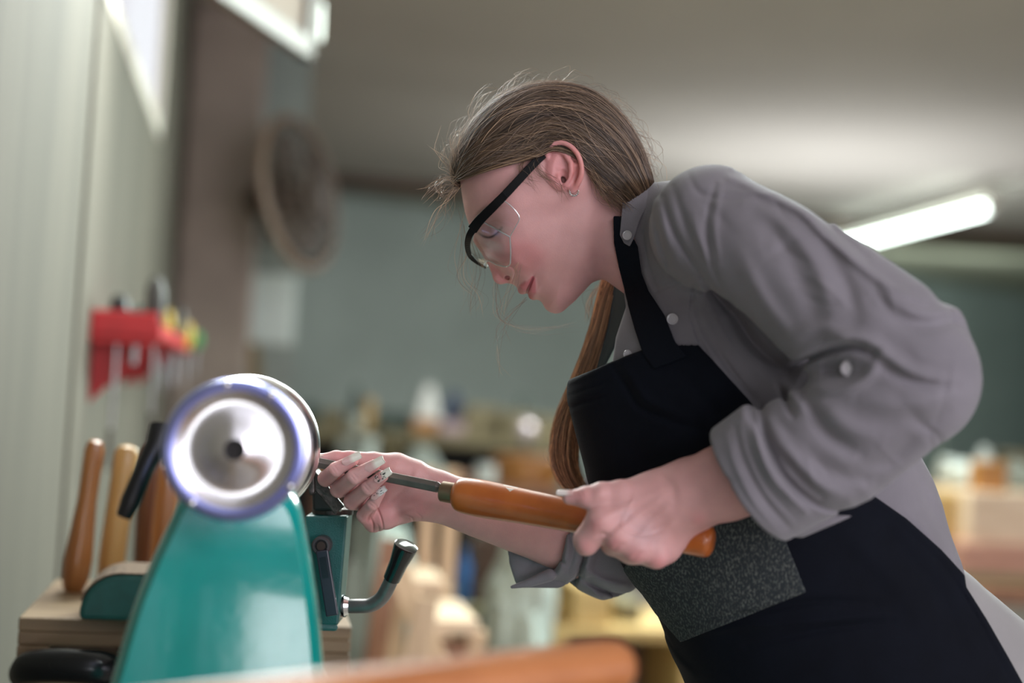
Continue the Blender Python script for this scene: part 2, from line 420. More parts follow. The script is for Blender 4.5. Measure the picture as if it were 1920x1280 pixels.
# ------------------------------------------------------------------ ceiling lamp
pa = on_z(1858, 388, CZ - .17); pb_ = on_z(1560, 466, CZ - .17)
M['tube'] = mat('lit_tube', (1, 1, 1), emit=(0.86, 1.0, 0.93), estr=9)
M['fix'] = mat('lamp_housing', (0.55, 0.52, 0.45), 0.5)
lampdir = (pb_ - pa); lampdir /= np.linalg.norm(lampdir)
pb2 = pa + lampdir * 3.0
lr = empty('fluorescent_lamp', (pa + pb2) / 2, 'long lit fluorescent ceiling lamp behind the woman’s shoulder'.replace('’', "'"), 'ceiling lamp')
MB().cyl(pa + lampdir * .03, pb2, .030, seg=16).build('tube', M['tube'], lr, smooth=True)
MB().beam(pa + zz * .085 - lampdir * .03, pb2 + zz * .085, .07, .05).build('housing', M['fix'], lr, bevel=.005)
for q in (pa, pb2): MB().obox(q + zz * .03, (.05, .06, .12), (np.cross(lampdir, zz), lampdir, zz)).build('socket', M['fix'], lr, bevel=.006)
for f_ in (.15, .85): p = pa + (pb2 - pa) * f_; MB().cyl(p + zz * .10, p + zz * .168, .008).build('hanger', M['fix'], lr)

# ------------------------------------------------------------------ wall tools in the red rack
M['red'] = mat('red_plastic', (0.62, 0.03, 0.035), 0.4, noise=0.25, nscale=15)
M['blackp'] = mat('black_plastic', (0.012, 0.012, 0.014), 0.35)
M['steel'] = mat('tool_steel', (0.55, 0.55, 0.55), 0.3, 1.0, noise=0.3, nscale=20)
M['dsteel'] = mat('dark_steel', (0.17, 0.15, 0.135), 0.5, .6, noise=0.35, nscale=30)
rk = on_x(178, 632, WX + .01); zr = rk[2]; ry0 = rk[1]; ry1 = 4.3
rr = empty('tool_rack', (WX, (ry0 + ry1) / 2, zr), 'red plastic tool rack mounted on the left wall, full of screwdrivers', 'tool rack')
q = MB(); q.box((WX, ry0, zr), (WX + .135, ry1, zr + .012)); q.build('shelf', M['red'], rr, bevel=.004)
q = MB(); q.box((WX + .125, ry0, zr), (WX + .135, ry1, zr + .035)); q.box((WX, ry0, zr - .01), (WX + .13, ry0 + .012, zr + .055)); q.build('lip', M['red'], rr, bevel=.003)
for k in range(4):
    y = ry0 + .06 + k * .38; MB().prism([(WX, y, zr), (WX + .12, y, zr), (WX, y, zr - .10 - .03 * (k == 0))], (0, .012, 0)).build('bracket', M['red'], rr)
hcol = {'black': M['blackp'], 'yellow': mat('yellow_plastic', (.72, .48, .05), .4), 'green': mat('green_plastic', (.06, .36, .12), .4),
        'pink': mat('salmon_plastic', (.55, .22, .15), .4), 'grey': mat('grey_rubber', (.06, .055, .05), .5), 'teal': mat('teal_plastic', (.03, .13, .12), .4)}
tools = [(218, 'black', .075, .20, .020, 'thick black handled screwdriver at the near end of the red rack'),
         (236, 'teal', .055, .06, .013, 'dark teal handled driver beside the thick black one in the rack'),
         (272, 'grey', .115, .165, .020, 'tall dark grey handled chisel standing high in the red rack'),
         (296, 'teal', .060, .08, .015, 'short dark teal handled driver behind the tall grey chisel'),
         (318, 'pink', .045, .10, .014, 'salmon handled screwdriver near the middle of the red rack'),
         (331, 'black', .135, .12, .018, 'tall black handled file standing highest near the pillar'),
         (348, 'yellow', .09, .12, .018, 'yellow handled screwdriver beside the black file in the rack'),
         (362, 'grey', .10, .10, .022, 'grey and yellow gripped pliers towards the far end of the rack'),
         (374, 'yellow', .07, .10, .020, 'bright yellow handled driver near the far end of the rack'),
         (385, 'green', .05, .07, .020, 'green handled driver at the far end of the red rack')]
for i, (px, c, hh, sl, rad, lab) in enumerate(tools):
    X = WX + .05 + .035 * (i % 3)
    p = on_x(px, 600, X); y = min(max(p[1], ry0 + .03), ry1 - .03) if i < 5 else ry0 + .8 + .13 * (i - 5)
    if i >= 5: X = WX + .07 + .02 * (i - 5)
    b = np.array([X, y, zr + .012]); lean = np.array([.03 * math.sin(i * 2.1), .04 * math.cos(i * 1.7), 1.0]); lean /= np.linalg.norm(lean)
    tr = empty('screwdriver', b - np.array([0, 0, sl]), lab, 'hand tool', 'hand tools in the red rack')
    MB().lathe(b, b + lean, [(0, rad * .5), (.012, rad * .8), (hh * .35, rad), (hh * .8, rad * .95), (hh, rad * .5)], 16).build('handle', hcol[c], tr, smooth=True)
    MB().cyl(b - lean * sl, b + lean * .01, .0045 + .003 * (i % 2), seg=10).build('shaft', M['steel'], tr, smooth=True)
    if i in (0, 2): MB().cyl(b - lean * (sl + .07), b - lean * (sl - .01), .006, seg=10).build('tip', M['dsteel'], tr, smooth=True)

# ------------------------------------------------------------------ wall fan
M['fan'] = mat('fan_plastic', (0.10, 0.07, 0.05), 0.5, noise=0.2); M['fan_ring'] = mat('fan_ring', (0.27, 0.19, 0.14), 0.45)
fc = at(562, 362, 5.35); fa = frame(RT * .93 - FW * .32 + UP * .13)   # axis of the fan
fx, fy, fz = fa; fz = np.asarray(fz)
fn = empty('wall_fan', fc - fz * .3, 'round brown caged wall fan beside the pillar', 'fan')
def ring(rad, off, tr, name, m, par): 
    P = [fc + fz * off + (fx * math.cos(a) + fy * math.sin(a)) * rad for a in np.linspace(0, 2 * math.pi, 49)[:-1]]
    return MB().tube(P, tr, 8, closed=True).build(name, m, par, smooth=True)
ring(.285, 0, .017, 'guard_ring', M['fan_ring'], fn)
q = MB()
for r_ in (.08, .15, .22):
    for s2 in (-1, 1):
        P = [fc + fz * (s2 * .07 * math.cos(r_ / .285 * 1.4)) + (fx * math.cos(a) + fy * math.sin(a)) * r_ for a in np.linspace(0, 2 * math.pi, 33)[:-1]]
        q.tube(P, .0045, 5, closed=True)
for k in range(32):
    a = 2 * math.pi * k / 32
    for s2 in (-1, 1): q.tube([fc + fz * (s2 * .07 * math.cos(r_ / .285 * 1.4)) + (fx * math.cos(a) + fy * math.sin(a)) * r_ for r_ in (.03, .12, .2, .28)], .0042, 5)
q.build('cage', M['fan'], fn)
for k in range(3):
    q = MB(); V = []; n1 = 10
    for i in range(n1):
        for j in range(7):
            rr_ = .05 + .19 * i / (n1 - 1); a = 2.1 * k + (-.8 + 1.6 * j / 6) * (0.55 + .45 * math.sin(math.pi * i / (n1 - 1) * .8))
            V.append(fc + (fx * math.cos(a) + fy * math.sin(a)) * rr_ + fz * ((j - 3) * .011))
    q.add(V, [(i * 7 + j, (i + 1) * 7 + j, (i + 1) * 7 + j + 1, i * 7 + j + 1) for i in range(n1 - 1) for j in range(6)])
    o = q.build('blade', M['fan'], fn, smooth=True); md = o.modifiers.new('thick', 'SOLIDIFY'); md.thickness = .003
MB().lathe(fc - fz * .22, fc, [(0, .03), (.02, .06), (.13, .065), (.17, .045), (.235, .03), (.25, .01)], 24).build('motor', M['fan'], fn, smooth=True)
mp_ = fc - fz * .13
MB().beam(mp_, np.array([mp_[0] - .02, 6.14, mp_[2] - .1]), .035, .035).build('bracket', M['fan'], fn)
MB().cyl(mp_ - zz * .13, mp_ - zz * .03, .03).build('swivel', mat('fan_switch', (.03, .09, .09), .4), fn)

# white glossy panel and battens on the cross wall
M['board'] = mat('white_panel', (0.80, 0.95, 0.90), 0.25, noise=.08)
def pb(px0, py0, px1, py1, d, th, rot=0, roll=0, taper=1.0):        # a box seen between two pixel corners, depth d, square to the room
    c = at((px0 + px1) / 2, (py0 + py1) / 2, d); a = R(rot); X = np.array([math.cos(a), math.sin(a), 0]); Y = np.array([-math.sin(a), math.cos(a), 0]); Z = zz
    if roll:
        b_ = R(roll); X, Z = X * math.cos(b_) + Z * math.sin(b_), Z * math.cos(b_) - X * math.sin(b_)
    return (c + Y * th / 2, ((px1 - px0) / F * d, th, (py1 - py0) / F * d), (X, Y, Z), taper)
q = MB().obox(*pb(462, 512, 553, 645, 6.05, .03)); o = q.build('wall_panel', M['board'], bevel=.012)
tag(o, 'pale mint glossy panel hung on the wall below the fan', 'wall panel')
M['batten'] = wood('old_batten', (.36, .27, .12), (.24, .17, .07), .6)
p0 = at(462, 455, 5.75); p1 = at(450, 780, 5.6)
for k, (a, b, lab) in enumerate([((458, 470), (446, 800), 'narrow upright wooden batten leaning by the pillar'), ((474, 640), (488, 810), 'short slanted wooden batten leaning below the mint panel')]):
    A = at(*a, 6.06); B = at(*b, 5.98); B2 = A + (B - A) * ((A[2]) / (A[2] - B[2])); 
    o = MB().beam(A, B2, .045, .02, hint=(0, 1, 0)).build('batten', M['batten'], bevel=.003); tag(o, lab, 'batten')
# ------------------------------------------------------------------ far workbenches and clutter
M['olive'] = wood('olive_ply', (.24, .21, .115), (.15, .13, .07), .6, 0)
M['pale'] = wood('pale_pine', (.80, .62, .46), (.66, .48, .33), .5, 0)
M['palez'] = wood('pale_pine_upright', (.72, .52, .34), (.55, .37, .23), .5, 2)
M['brown'] = wood('brown_wood', (.33, .16, .09), (.20, .09, .05), .5, 2)
M['yellow'] = wood('yellow_wood', (.62, .42, .17), (.48, .31, .11), .5, 0)
M['orange'] = wood('orange_wood', (.50, .23, .06), (.36, .15, .035), .4, 0)
M['pinkw'] = wood('pinkish_wood', (.55, .30, .22), (.40, .20, .14), .5, 0)
M['black'] = mat('recess_shade_black', (.008, .010, .009), .7)  # black_board
M['dgreen'] = mat('dark_green', (.05, .085, .07), .5, noise=.3); M['ggreen'] = mat('grey_green', (.20, .27, .24), .7, noise=.3)
M['white'] = mat('white_plastic_bag', (.72, .76, .72), .45, noise=.12, nscale=12)
M['sack'] = mat('pale_sack', (.46, .52, .47), .7, noise=.15, nscale=10, bump=.5, bscale=20)
M['blue'] = mat('blue_plastic', (.03, .13, .36), .3); M['navy'] = mat('navy_cloth', (.04, .06, .12), .8)
M['pinkcan'] = mat('pink_grey_card', (.42, .32, .33), .6); M['dbrown'] = mat('dark_brown_card', (.10, .055, .04), .7)
M['chrome'] = mat('chrome', (.85, .85, .88), .08, 1.0)

def bench(name, px0, px1, pyt, d, depth, label, m, legm, low=True, thick=.06, rot=0):
    a = at(px0, pyt, d); b = at(px1, pyt, d); z = (a[2] + b[2]) / 2
    x0_, x1_ = a[0], b[0]; y0_ = (a[1] + b[1]) / 2
    r = empty(name, ((x0_ + x1_) / 2, y0_ + depth / 2, 0), label, 'workbench')
    MB().box((x0_, y0_, z - thick), (x1_, y0_ + depth, z)).build('worktop', m, r, bevel=.004)
    for x in (x0_ + .05, x1_ - .05):
        for y in (y0_ + .06, y0_ + depth - .06): MB().box((x - .04, y - .04, 0), (x + .04, y + .04, z - thick)).build('leg', legm, r)
    if low:  # dark shelf and black panel stand for the shade under the bench
        MB().box((x0_ + .09, y0_ + .10, .16), (x1_ - .09, y0_ + depth - .02, .19)).build('shelf', M['dbrown'], r)
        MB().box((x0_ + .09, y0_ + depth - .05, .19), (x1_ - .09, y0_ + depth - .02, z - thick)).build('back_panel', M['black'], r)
    return z, y0_
zb1, yb1 = bench('workbench', 500, 1075, 812, 7.6, .75, 'long dark workbench heaped with clutter in front of the far wall', M['olive'], M['olive'])
def on_bench(z, dy=.25, y0_=None):
    return z
def item(kind, px0, py0, px1, d, zbase, m, label, cat, th=.14, rot=0, shape='box', group=None, roll=0):
    """a thing standing on height zbase, its top at py0, between px0 and px1"""
    a = at(px0, py0, d); b = at(px1, py0, d); c = (a + b) / 2; wd_ = (px1 - px0) / F * d; h = max(c[2] - zbase, .015)
    base = np.array([c[0], c[1] + th / 2, zbase]); A = R(rot); X = np.array([math.cos(A), math.sin(A), 0]); Y = np.array([-math.sin(A), math.cos(A), 0])
    if shape == 'box': o = MB().obox(base + zz * h / 2, (wd_, th, h), (X, Y, zz)).build(kind, m, bevel=.006)
    elif shape == 'cone': o = MB().obox(base + zz * h / 2, (wd_, th, h), (X, Y, zz), .25).build(kind, m, bevel=.01)
    elif shape == 'cyl': o = MB().lathe(base, base + zz, [(0, wd_ * .46), (.01, wd_ / 2), (h - .01, wd_ / 2), (h, wd_ * .46)], 28).build(kind, m, smooth=True)
    elif shape == 'bag':
        q = MB().blob(base + zz * h * .5, (wd_ / 2, th / 2, h * .5), (X, Y, zz), .45, seed=int(px0)); 
        V = np.array(q.v); V[:, 2] = np.maximum(V[:, 2], zbase); q.v = [tuple(v) for v in V]; o = q.build(kind, m, smooth=True)
    elif shape == 'bottle': o = MB().lathe(base, base + zz, [(0, wd_ * .45), (.01, wd_ / 2), (h * .7, wd_ / 2), (h * .82, wd_ * .22), (h, wd_ * .2)], 24).build(kind, m, smooth=True)
    tag(o, label, cat, group); return o
it = [
 ('storage_box', 505, 742, 560, 7.9, 'ggreen', 'grey green box at the far left end of the long bench', 'box', 'box'),
 ('power_drill', 566, 756, 600, 7.75, 'dgreen', 'dark green power tool beside the grey green box', 'power tool', 'bag'),
 ('storage_box', 604, 768, 648, 7.8, 'olive', 'small olive wooden box on the long bench left of the yellow can', 'box', 'box'),
 ('bench_grinder', 655, 722, 688, 8.05, 'dgreen', 'tall dark green bench machine rising above the clutter', 'machine', 'cone'),
 ('tin_can', 684, 748, 704, 7.75, 'yellow', 'yellow can in front of the tall dark green machine', 'can', 'cyl'),
 ('paint_tub', 652, 778, 682, 7.7, 'sack', 'pale tub below the tall dark green machine', 'tub', 'cyl'),
 ('tool_case', 706, 772, 770, 7.9, 'dgreen', 'dark green tool case lying in the middle of the bench', 'tool case', 'box'),
 ('paper_bag', 776, 722, 838, 7.85, 'white', 'white crumpled paper bag standing on the bench', 'bag', 'cone'),
 ('cloth_bundle', 838, 738, 868, 7.95, 'navy', 'navy cloth bundle right of the white paper bag', 'cloth', 'bag'),
 ('wooden_block', 776, 786, 822, 7.66, 'orange', 'orange wooden block at the front edge of the bench', 'block', 'box'),
 ('cardboard_box', 826, 790, 872, 7.66, 'pinkcan', 'pinkish grey carton beside the orange block', 'box', 'box'),
 ('wooden_crate', 872, 762, 940, 7.8, 'olive', 'olive wooden crate in the middle right of the bench', 'crate', 'box'),
 ('wooden_crate', 944, 772, 1000, 7.75, 'olive', 'lower olive crate behind the shining steel ball', 'crate', 'box'),
 ('bench_vise', 968, 742, 1010, 7.98, 'dgreen', 'dark green vise standing above the lower crate', 'vise', 'cone'),
 ('wooden_crate', 1004, 782, 1060, 7.8, 'olive', 'olive crate at the right end of the long bench by the braid', 'crate', 'box'),
]
for n_, x0_, y_, x1_, d_, m_, lab, cat, shp in it: item(n_, x0_, y_, x1_, d_, zb1, M[m_], lab.replace('by the braid', 'beside the long hair'), cat, shape=shp)
c = at(986, 806, 7.45); 
o = MB().blob(c, (.055, .055, .055), nu=28, nv=16).build('steel_ball', mat('highlight_steel', (.9, .82, .86), .22, .6), smooth=True)  # pale pink and enlarged to stand for a blurred highlight
V = None; tag(o, 'round steel ornament coloured as a bright highlight on the bench front', 'ornament'); 
MB().cyl((c[0], c[1] + .0, zb1 - .06), (c[0], c[1] + .0, c[2] - .05), .012).build('stem', M['dsteel'], o)
MB().box((c[0] - .03, c[1] - .03, zb1 - .065), (c[0] + .03, yb1 + .02, zb1 - .055)).build('foot', M['dsteel'], o)

# middle distance
def leaning(name, a, b, d0_, d1_, wd_, th, m, label, cat, group=None, hint=(0, 1, 0)):
    A = at(a[0], a[1], d0_); B = at(b[0], b[1], d1_); o = MB().beam(A, B, wd_, th, hint).build(name, m, bevel=.003); return tag(o, label, cat, group)
zt2 = at(800, 905, 5.2)[2]
a = at(590, 905, 5.2); b = at(1075, 905, 5.2)
r = empty('low_table', ((a[0] + b[0]) / 2, a[1] + .35, 0), 'low wooden table carrying pale sacks behind the woman\'s right hand', 'table')
MB().box((a[0], a[1], zt2 - .04), (b[0], a[1] + .7, zt2)).build('tabletop', M['brown'], r, bevel=.004)
for x in (a[0] + .05, b[0] - .05):
    for y in (a[1] + .05, a[1] + .65): MB().box((x - .03, y - .03, 0), (x + .03, y + .03, zt2 - .04)).build('leg', M['brown'], r)
item('sack', 640, 818, 718, 5.3, zt2, M['sack'], 'pale grey green sack on the low table above the right hand', 'sack', .3, shape='bag')
item('sack', 752, 838, 852, 5.3, zt2, M['sack'], 'slanting pale sack on the low table beyond the wrist', 'sack', .3, shape='cone')
item('tin_can', 895, 872, 935, 5.25, zt2, M['white'], 'white round tub on the low table above the tool handle', 'tub', .1, shape='cyl')
item('wooden_drum', 940, 858, 1072, 5.35, zt2, M['orange'], 'orange brown rounded wooden seat on the low table beside the long hair', 'wooden seat', .4, shape='cyl')
o = MB().beam(at(700, 800, 5.75), np.array([at(745, 900, 5.75)[0], at(745, 900, 5.6)[1], zt2 + .03]), .06, .02, (0, 1, 0)).build('plank', M['olive'], bevel=.003); tag(o, 'short grey plank leaning over the low table behind the pale sack', 'plank')
item('storage_box', 600, 878, 640, 5.25, zt2, M['orange'], 'small orange box on the low table seen just left of the fingers', 'box', .12)
# step stool of pale wood
d = 3.5
q0 = at(735, 1078, d); zst = q0[2]
sr = empty('step_stool', (at(800, 1100, d)[0], at(800, 1100, d)[1], 0), 'pale wooden step stool with upright posts behind the curved crank handle', 'stool')
def slab(name, px0, px1, z, d0_, dep, th, m, par):
    A = at(px0, 1100, d0_); B = at(px1, 1100, d0_); return MB().box((A[0], A[1], z - th), (B[0], A[1] + dep, z)).build(name, m, par, bevel=.003)
slab('upper_step', 738, 836, zst, 3.45, .30, .03, M['pale'], sr)
zs2 = at(850, 1150, 3.2)[2]; slab('lower_step', 806, 905, zs2, 3.1, .30, .03, M['pale'], sr)
for (x, d_, z1_) in ((745, 3.50, zst - .03), (828, 3.50, zst - .03), (812, 3.15, zs2 - .03), (898, 3.15, zs2 - .03)):
    A = at(x, 1150, d_); MB().box((A[0] - .02, A[1], 0), (A[0] + .02, A[1] + .035, z1_)).build('leg', M['palez'], sr)
for x in (803, 846):
    A = at(x, 965, 3.72); B = at(x, 1100, 3.72); MB().box((A[0] - .017, A[1], 0), (A[0] + .017, A[1] + .035, A[2] + .12)).build('post', M['palez'], sr)
A = at(812, 1150, 3.12); B = at(898, 1150, 3.12); MB().box((A[0] + .02, A[1] + .01, .05), (B[0] - .02, A[1] + .03, zs2 - .05)).build('front_panel', M['brown'], sr)
for (a, b, d_, lab) in (((735, 1010), (690, 1290), 3.3, 'brown wooden bar leaning left of the step stool'), ((742, 1060), (800, 1200), 3.05, 'pale wooden bar slanting in front of the step stool'), ((800, 1120), (765, 1290), 2.9, 'pale wooden bar leaning forward below the step stool')):
    A = at(a[0], a[1], d_); B = at(b[0], b[1], d_); B2 = A + (B - A) * (A[2] / (A[2] - B[2])); B2 = B2 + np.array([0, -.12, .0])
    tag(MB().beam(A, B2, .05, .022, (0, 1, 0)).build('wooden_bar', M['palez'] if 'pale' in lab else M['brown'], bevel=.003), lab, 'wooden bar')
def on_floor(kind, px0, py0, px1, d, m, label, cat, th, shape='bag', rot=0): return item(kind, px0, py0, px1, d, 0.0, m, label, cat, th, rot, shape)
on_floor('sack', 655, 960, 792, 4.3, M['sack'], 'tall pale standing sack behind the hand and crank handle', 'sack', .35)
on_floor('sack', 940, 1010, 1078, 3.75, M['sack'], 'tall pale sack standing on the floor below the rolled cuff', 'sack', .35)
# shelf unit in the middle, low
def shelfunit(px0, px1, levels, d, dep, label, m, name='shelf_unit'):
    A = at(px0, 1100, d); B = at(px1, 1100, d); z = [at((px0 + px1) / 2, l, d)[2] for l in levels]
    r = empty(name, ((A[0] + B[0]) / 2, A[1] + dep / 2, 0), label, 'shelf unit')
    for zi in z: MB().box((A[0], A[1], zi - .035), (B[0], A[1] + dep, zi)).build('shelf', m, r, bevel=.003)
    for x in (A[0], B[0] - .04):
        MB().box((x, A[1] + .005, 0), (x + .04, A[1] + dep - .005, max(z) - .036)).build('side_panel', m, r)
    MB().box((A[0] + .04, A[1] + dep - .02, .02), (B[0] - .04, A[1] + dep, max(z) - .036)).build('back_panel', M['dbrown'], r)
    return z, A[1]
zsh, ysh = shelfunit(1045, 1330, [1182], 4.2, .45, 'low yellow wooden shelf unit behind the sleeve and apron', M['yellow'])
item('wooden_crate', 1078, 1100, 1150, 4.25, zsh[0], M['yellow'], 'yellow wooden crate on the low shelf unit below the elbow cuff', 'crate', .25)
item('wooden_crate', 1160, 1128, 1205, 4.35, zsh[0], M['olive'], 'small olive crate right of the yellow crate', 'crate', .2)
zs3, ys3 = shelfunit(855, 985, [1140], 4.1, .40, 'small brown side table between the step stool and tall sack', M['olive'], 'side_table')
item('bottle', 862, 1030, 890, 4.15, zs3[0], M['blue'], 'blue plastic bottle standing beside the step stool posts', 'bottle', .07, shape='bottle')
item('cardboard_box', 893, 1010, 962, 4.2, zs3[0], M['dbrown'], 'dark brown box on the small table right of the blue bottle', 'box', .2)
item('cloth_bundle', 898, 990, 960, 4.22, at(930, 1010, 4.2)[2], M['sack'], 'pale cloth on top of the dark brown box', 'cloth', .18, shape='bag')
# bench on the right
A = at(1740, 1102, 4.55); B = at(2060, 1102, 4.55); zr_ = A[2]
zr_, yr_ = bench('workbench', 1745, 2060, 1100, 4.55, .8, 'dark brown workbench stacked with timber at the right edge', M['brown'], M['brown'])
def on_r(*a, **k): return item(*a, **k)
z0_ = zr_
on_r('timber_board', 1800, 1078, 1985, 4.62, z0_, M['olive'], 'olive board lying lowest in the timber stack at the right', 'board', .76)
z1_ = at(1890, 1078, 4.62)[2]; on_r('timber_board', 1796, 1022, 2000, 4.64, z1_, M['pinkw'], 'pinkish brown beam in the timber stack at the right', 'board', .75)
z2_ = at(1898, 1022, 4.64)[2]; on_r('timber_board', 1814, 925, 2010, 4.68, z2_, M['pale'], 'thick pale pine beam on top of the stack at the right', 'board', .4)
on_r('wooden_box', 1745, 925, 1803, 4.72, z2_, M['yellow'], 'yellow wooden box at the left end of the pale pine beam', 'box', .3)
z3_ = at(1900, 925, 4.7)[2]
on_r('wooden_block', 1832, 866, 1893, 4.72, z3_, M['orange'], 'orange wooden block standing on the pale pine beam', 'block', .06)
on_r('paper_bag', 1838, 838, 1888, 4.86, z3_, M['white'], 'white pointed paper behind the orange block', 'paper', .12, shape='cone')
on_r('plastic_bag', 1796, 862, 1834, 4.8, z3_, M['white'], 'white bag left of the orange block', 'bag', .2, shape='bag')
on_r('plastic_bag', 1912, 868, 1960, 4.9, z3_, M['sack'], 'pale bag at the right edge behind the orange block', 'bag', .2, shape='bag')
on_r('power_drill', 1755, 815, 1800, 5.15, z2_, M['ggreen'], 'grey green machine behind the sleeve at the far right bench', 'power tool', .1, shape='cone')
on_r('wooden_crate', 1890, 848, 1980, 5.2, z2_, M['olive'], 'olive crate at the far right edge of the stack', 'crate', .1)
ob_ = MB(); cc = at(1905, 1000, 4.55); ob_.cyl(cc - np.array([.09, 0, .0]), cc + np.array([.12, 0, .0]), .028).obox(cc + zz * -.0, (.06, .05, .075)); 
# ------------------------------------------------------------------ lathe
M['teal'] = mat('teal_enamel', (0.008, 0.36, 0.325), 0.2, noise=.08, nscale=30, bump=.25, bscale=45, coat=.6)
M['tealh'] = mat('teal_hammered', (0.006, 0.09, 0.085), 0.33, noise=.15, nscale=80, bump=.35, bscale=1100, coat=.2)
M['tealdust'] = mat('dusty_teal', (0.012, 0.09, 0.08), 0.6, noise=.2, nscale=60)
M['wheel'] = mat('polished_wheel', (0.92, 0.90, 0.92), 0.24, 1.0, noise=.06, nscale=6)
M['wheelrim'] = mat('blued_rim', (0.36, 0.40, 0.78), 0.28, 1.0)
M['cast'] = mat('cast_iron', (0.10, 0.09, 0.085), 0.5, .8, noise=.5, nscale=120, bump=.5, bscale=200)
M['lever'] = mat('lever_black', (0.018, 0.018, 0.032), 0.33)
M['grip'] = mat('black_grip', (0.008, 0.008, 0.009), 0.12, coat=.5)
M['crank'] = mat('crank_steel', (0.24, 0.23, 0.23), 0.42, .8, noise=.25, nscale=60)
Yv = np.array([0, 1.0, 0]); Xv = np.array([1.0, 0, 0])
wc = at(441, 842, 1.10); hc = at(462, 838, 1.38); ax_ = hc - wc; ax_[2] = 0; ax_ /= np.linalg.norm(ax_)
sx = np.cross(ax_, zz)                     # to the operator's side
lt = empty('wood_lathe', (wc[0], wc[1] + .2, 0), 'teal wood lathe with polished handwheel and chrome chuck in the foreground', 'lathe')
# handwheel, dished towards the camera
pw = wc - ax_ * .012; rw = .0545
MB().lathe(pw, pw + ax_, [(.030, .0066), (.004, .0070), (.002, .0082), (.003, .012), (.0055, .018), (.0085, .024), (.0108, .030), (.0118, .036), (.0108, .0405), (.008, .0432), (.004, .0450)], 72, closed=False).build('handwheel', M['wheel'], lt, smooth=True)
MB().lathe(pw, pw + ax_, [(.004, .0450), (-.002, .0468), (-.005, .0505), (-.004, .0535), (.002, .0552), (.012, .0552), (.026, .053), (.034, .048), (.036, .02)], 72, closed=False).build('rim', M['wheelrim'], lt, smooth=True)
MB().lathe(pw + ax_ * .006, pw + ax_, [(0, .0074), (.14, .0074)], 24).build('bore_shade_plug', mat('bore_shade', (.004, .003, .003), .7), lt)  # solid black plug, painted shade of the open bore
for k, an in enumerate((100, 60, 330, 235)):
    p = pw + (sx * math.cos(R(an)) + zz * math.sin(R(an))) * .0505 - ax_ * .0045; MB().blob(p, (.0035,) * 3, nu=12, nv=8).build('set_screw', M['chrome'], lt, smooth=True)
MB().cyl(pw + ax_ * .034, hc, .018).build('spindle', M['chrome'], lt, smooth=True)
# headstock: tapering teal casting
hb0 = wc + ax_ * .05
def HP(px, py, d): return at(px, py, d)
prof = [(318, 975), (340, 930), (375, 905), (440, 893), (505, 900), (545, 920), (566, 960), (585, 1060), (600, 1165), (612, 1300), (625, 1420), (170, 1420), (205, 1290), (245, 1150), (283, 1050)]
dd = 1.165
P3 = spline(np.array([at(x, y, dd) for x, y in prof] + [at(*prof[0], dd)]), 90)[:-1]
P3 = np.array([p - ax_ * np.dot(p - hb0, ax_) for p in P3])
cen = P3.mean(0); n = len(P3); V = []; rings = [(0, .86), (.006, .93), (.018, .985), (.035, 1.0), (.10, .99), (.15, .97)]
for o_, s2 in rings:
    for p in P3: V.append(cen + (p - cen) * s2 + ax_ * o_)
Fc = [tuple(range(n))]
for i in range(len(rings) - 1): Fc += [((i) * n + k, (i + 1) * n + k, (i + 1) * n + (k + 1) % n, i * n + (k + 1) % n) for k in range(n)]
Fc.append(tuple((len(rings) - 1) * n + k for k in range(n))[::-1])
MB().add(V, Fc).build('headstock', M['teal'], lt, smooth=True)
zl = min(p[2] for p in P3) + .02
MB().box((cen[0] - .12, hb0[1] - .01, .0), (cen[0] + .08, hb0[1] + .16, zl)).build('pedestal', M['teal'], lt, bevel=.01)
# chuck
MB().lathe(hc - ax_ * .02, hc, [(0, .03), (.0, .060), (.006, .068), (.014, .0712), (.040, .0712), (.043, .0695), (.046, .0695), (.049, .0712), (.062, .0712), (.066, .066), (.067, .02)], 80).build('chuck', M['wheel'], lt, smooth=True)
MB().cyl(hc + ax_ * .04, hc + ax_ * .075, .02).build('screw', M['dsteel'], lt)
# bed
zb_ = .895
bl = cen - sx * 0; b0_ = hb0 + ax_ * .15; 
for s2 in (-.055, .015): 
    A = np.array([b0_[0], b0_[1] - .06, 0]) + sx * s2; A[2] = zb_ - .016; B = A + ax_ * .9
    MB().beam(A, B, .035, .032).build('bed_rail', M['cast'], lt, bevel=.003)
# motor cover at the left
mc0 = at(147, 1162, 1.62); mc1 = at(330, 1162, 1.62); mt = at(200, 1078, 1.62)
h_ = mt[2] - mc0[2]; q = MB(); pr = []
for a_ in np.linspace(0, 1, 12): pr.append((0 + .035 * (1 - math.sin(a_ * math.pi / 2)) , h_ - .035 * (1 - math.cos(a_ * math.pi / 2)) if 0 else h_ * 1.0 - .035 * (1 - math.sin(a_ * math.pi / 2))))
poly = [mc0, mc0 + zz * (h_ - .045)] + [mc0 + Xv * (.045 * (1 - math.cos(t_))) + zz * (h_ - .045 + .045 * math.sin(t_)) for t_ in np.linspace(0.1, math.pi / 2, 8)] + [mc0 + Xv * .18 + zz * h_, mc0 + Xv * .18]
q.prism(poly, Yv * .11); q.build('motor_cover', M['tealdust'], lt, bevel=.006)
arc = poly[3:-1]; md_ = np.array([mc0[0] + .10, mc0[1], mc0[2]])
def off(p, k): v = p - md_; v = v / np.linalg.norm(v); return p + v * k + Yv * .004
q = MB()
for a_, b_ in zip(arc[:-1], arc[1:]): q.prism([off(a_, .0025), off(b_, .0025), off(b_, .0004), off(a_, .0004)], Yv * .10)
q.build('sawdust_layer', mat('sawdust', (.20, .13, .085), .95, noise=.4, nscale=200, bump=.6, bscale=300), lt)
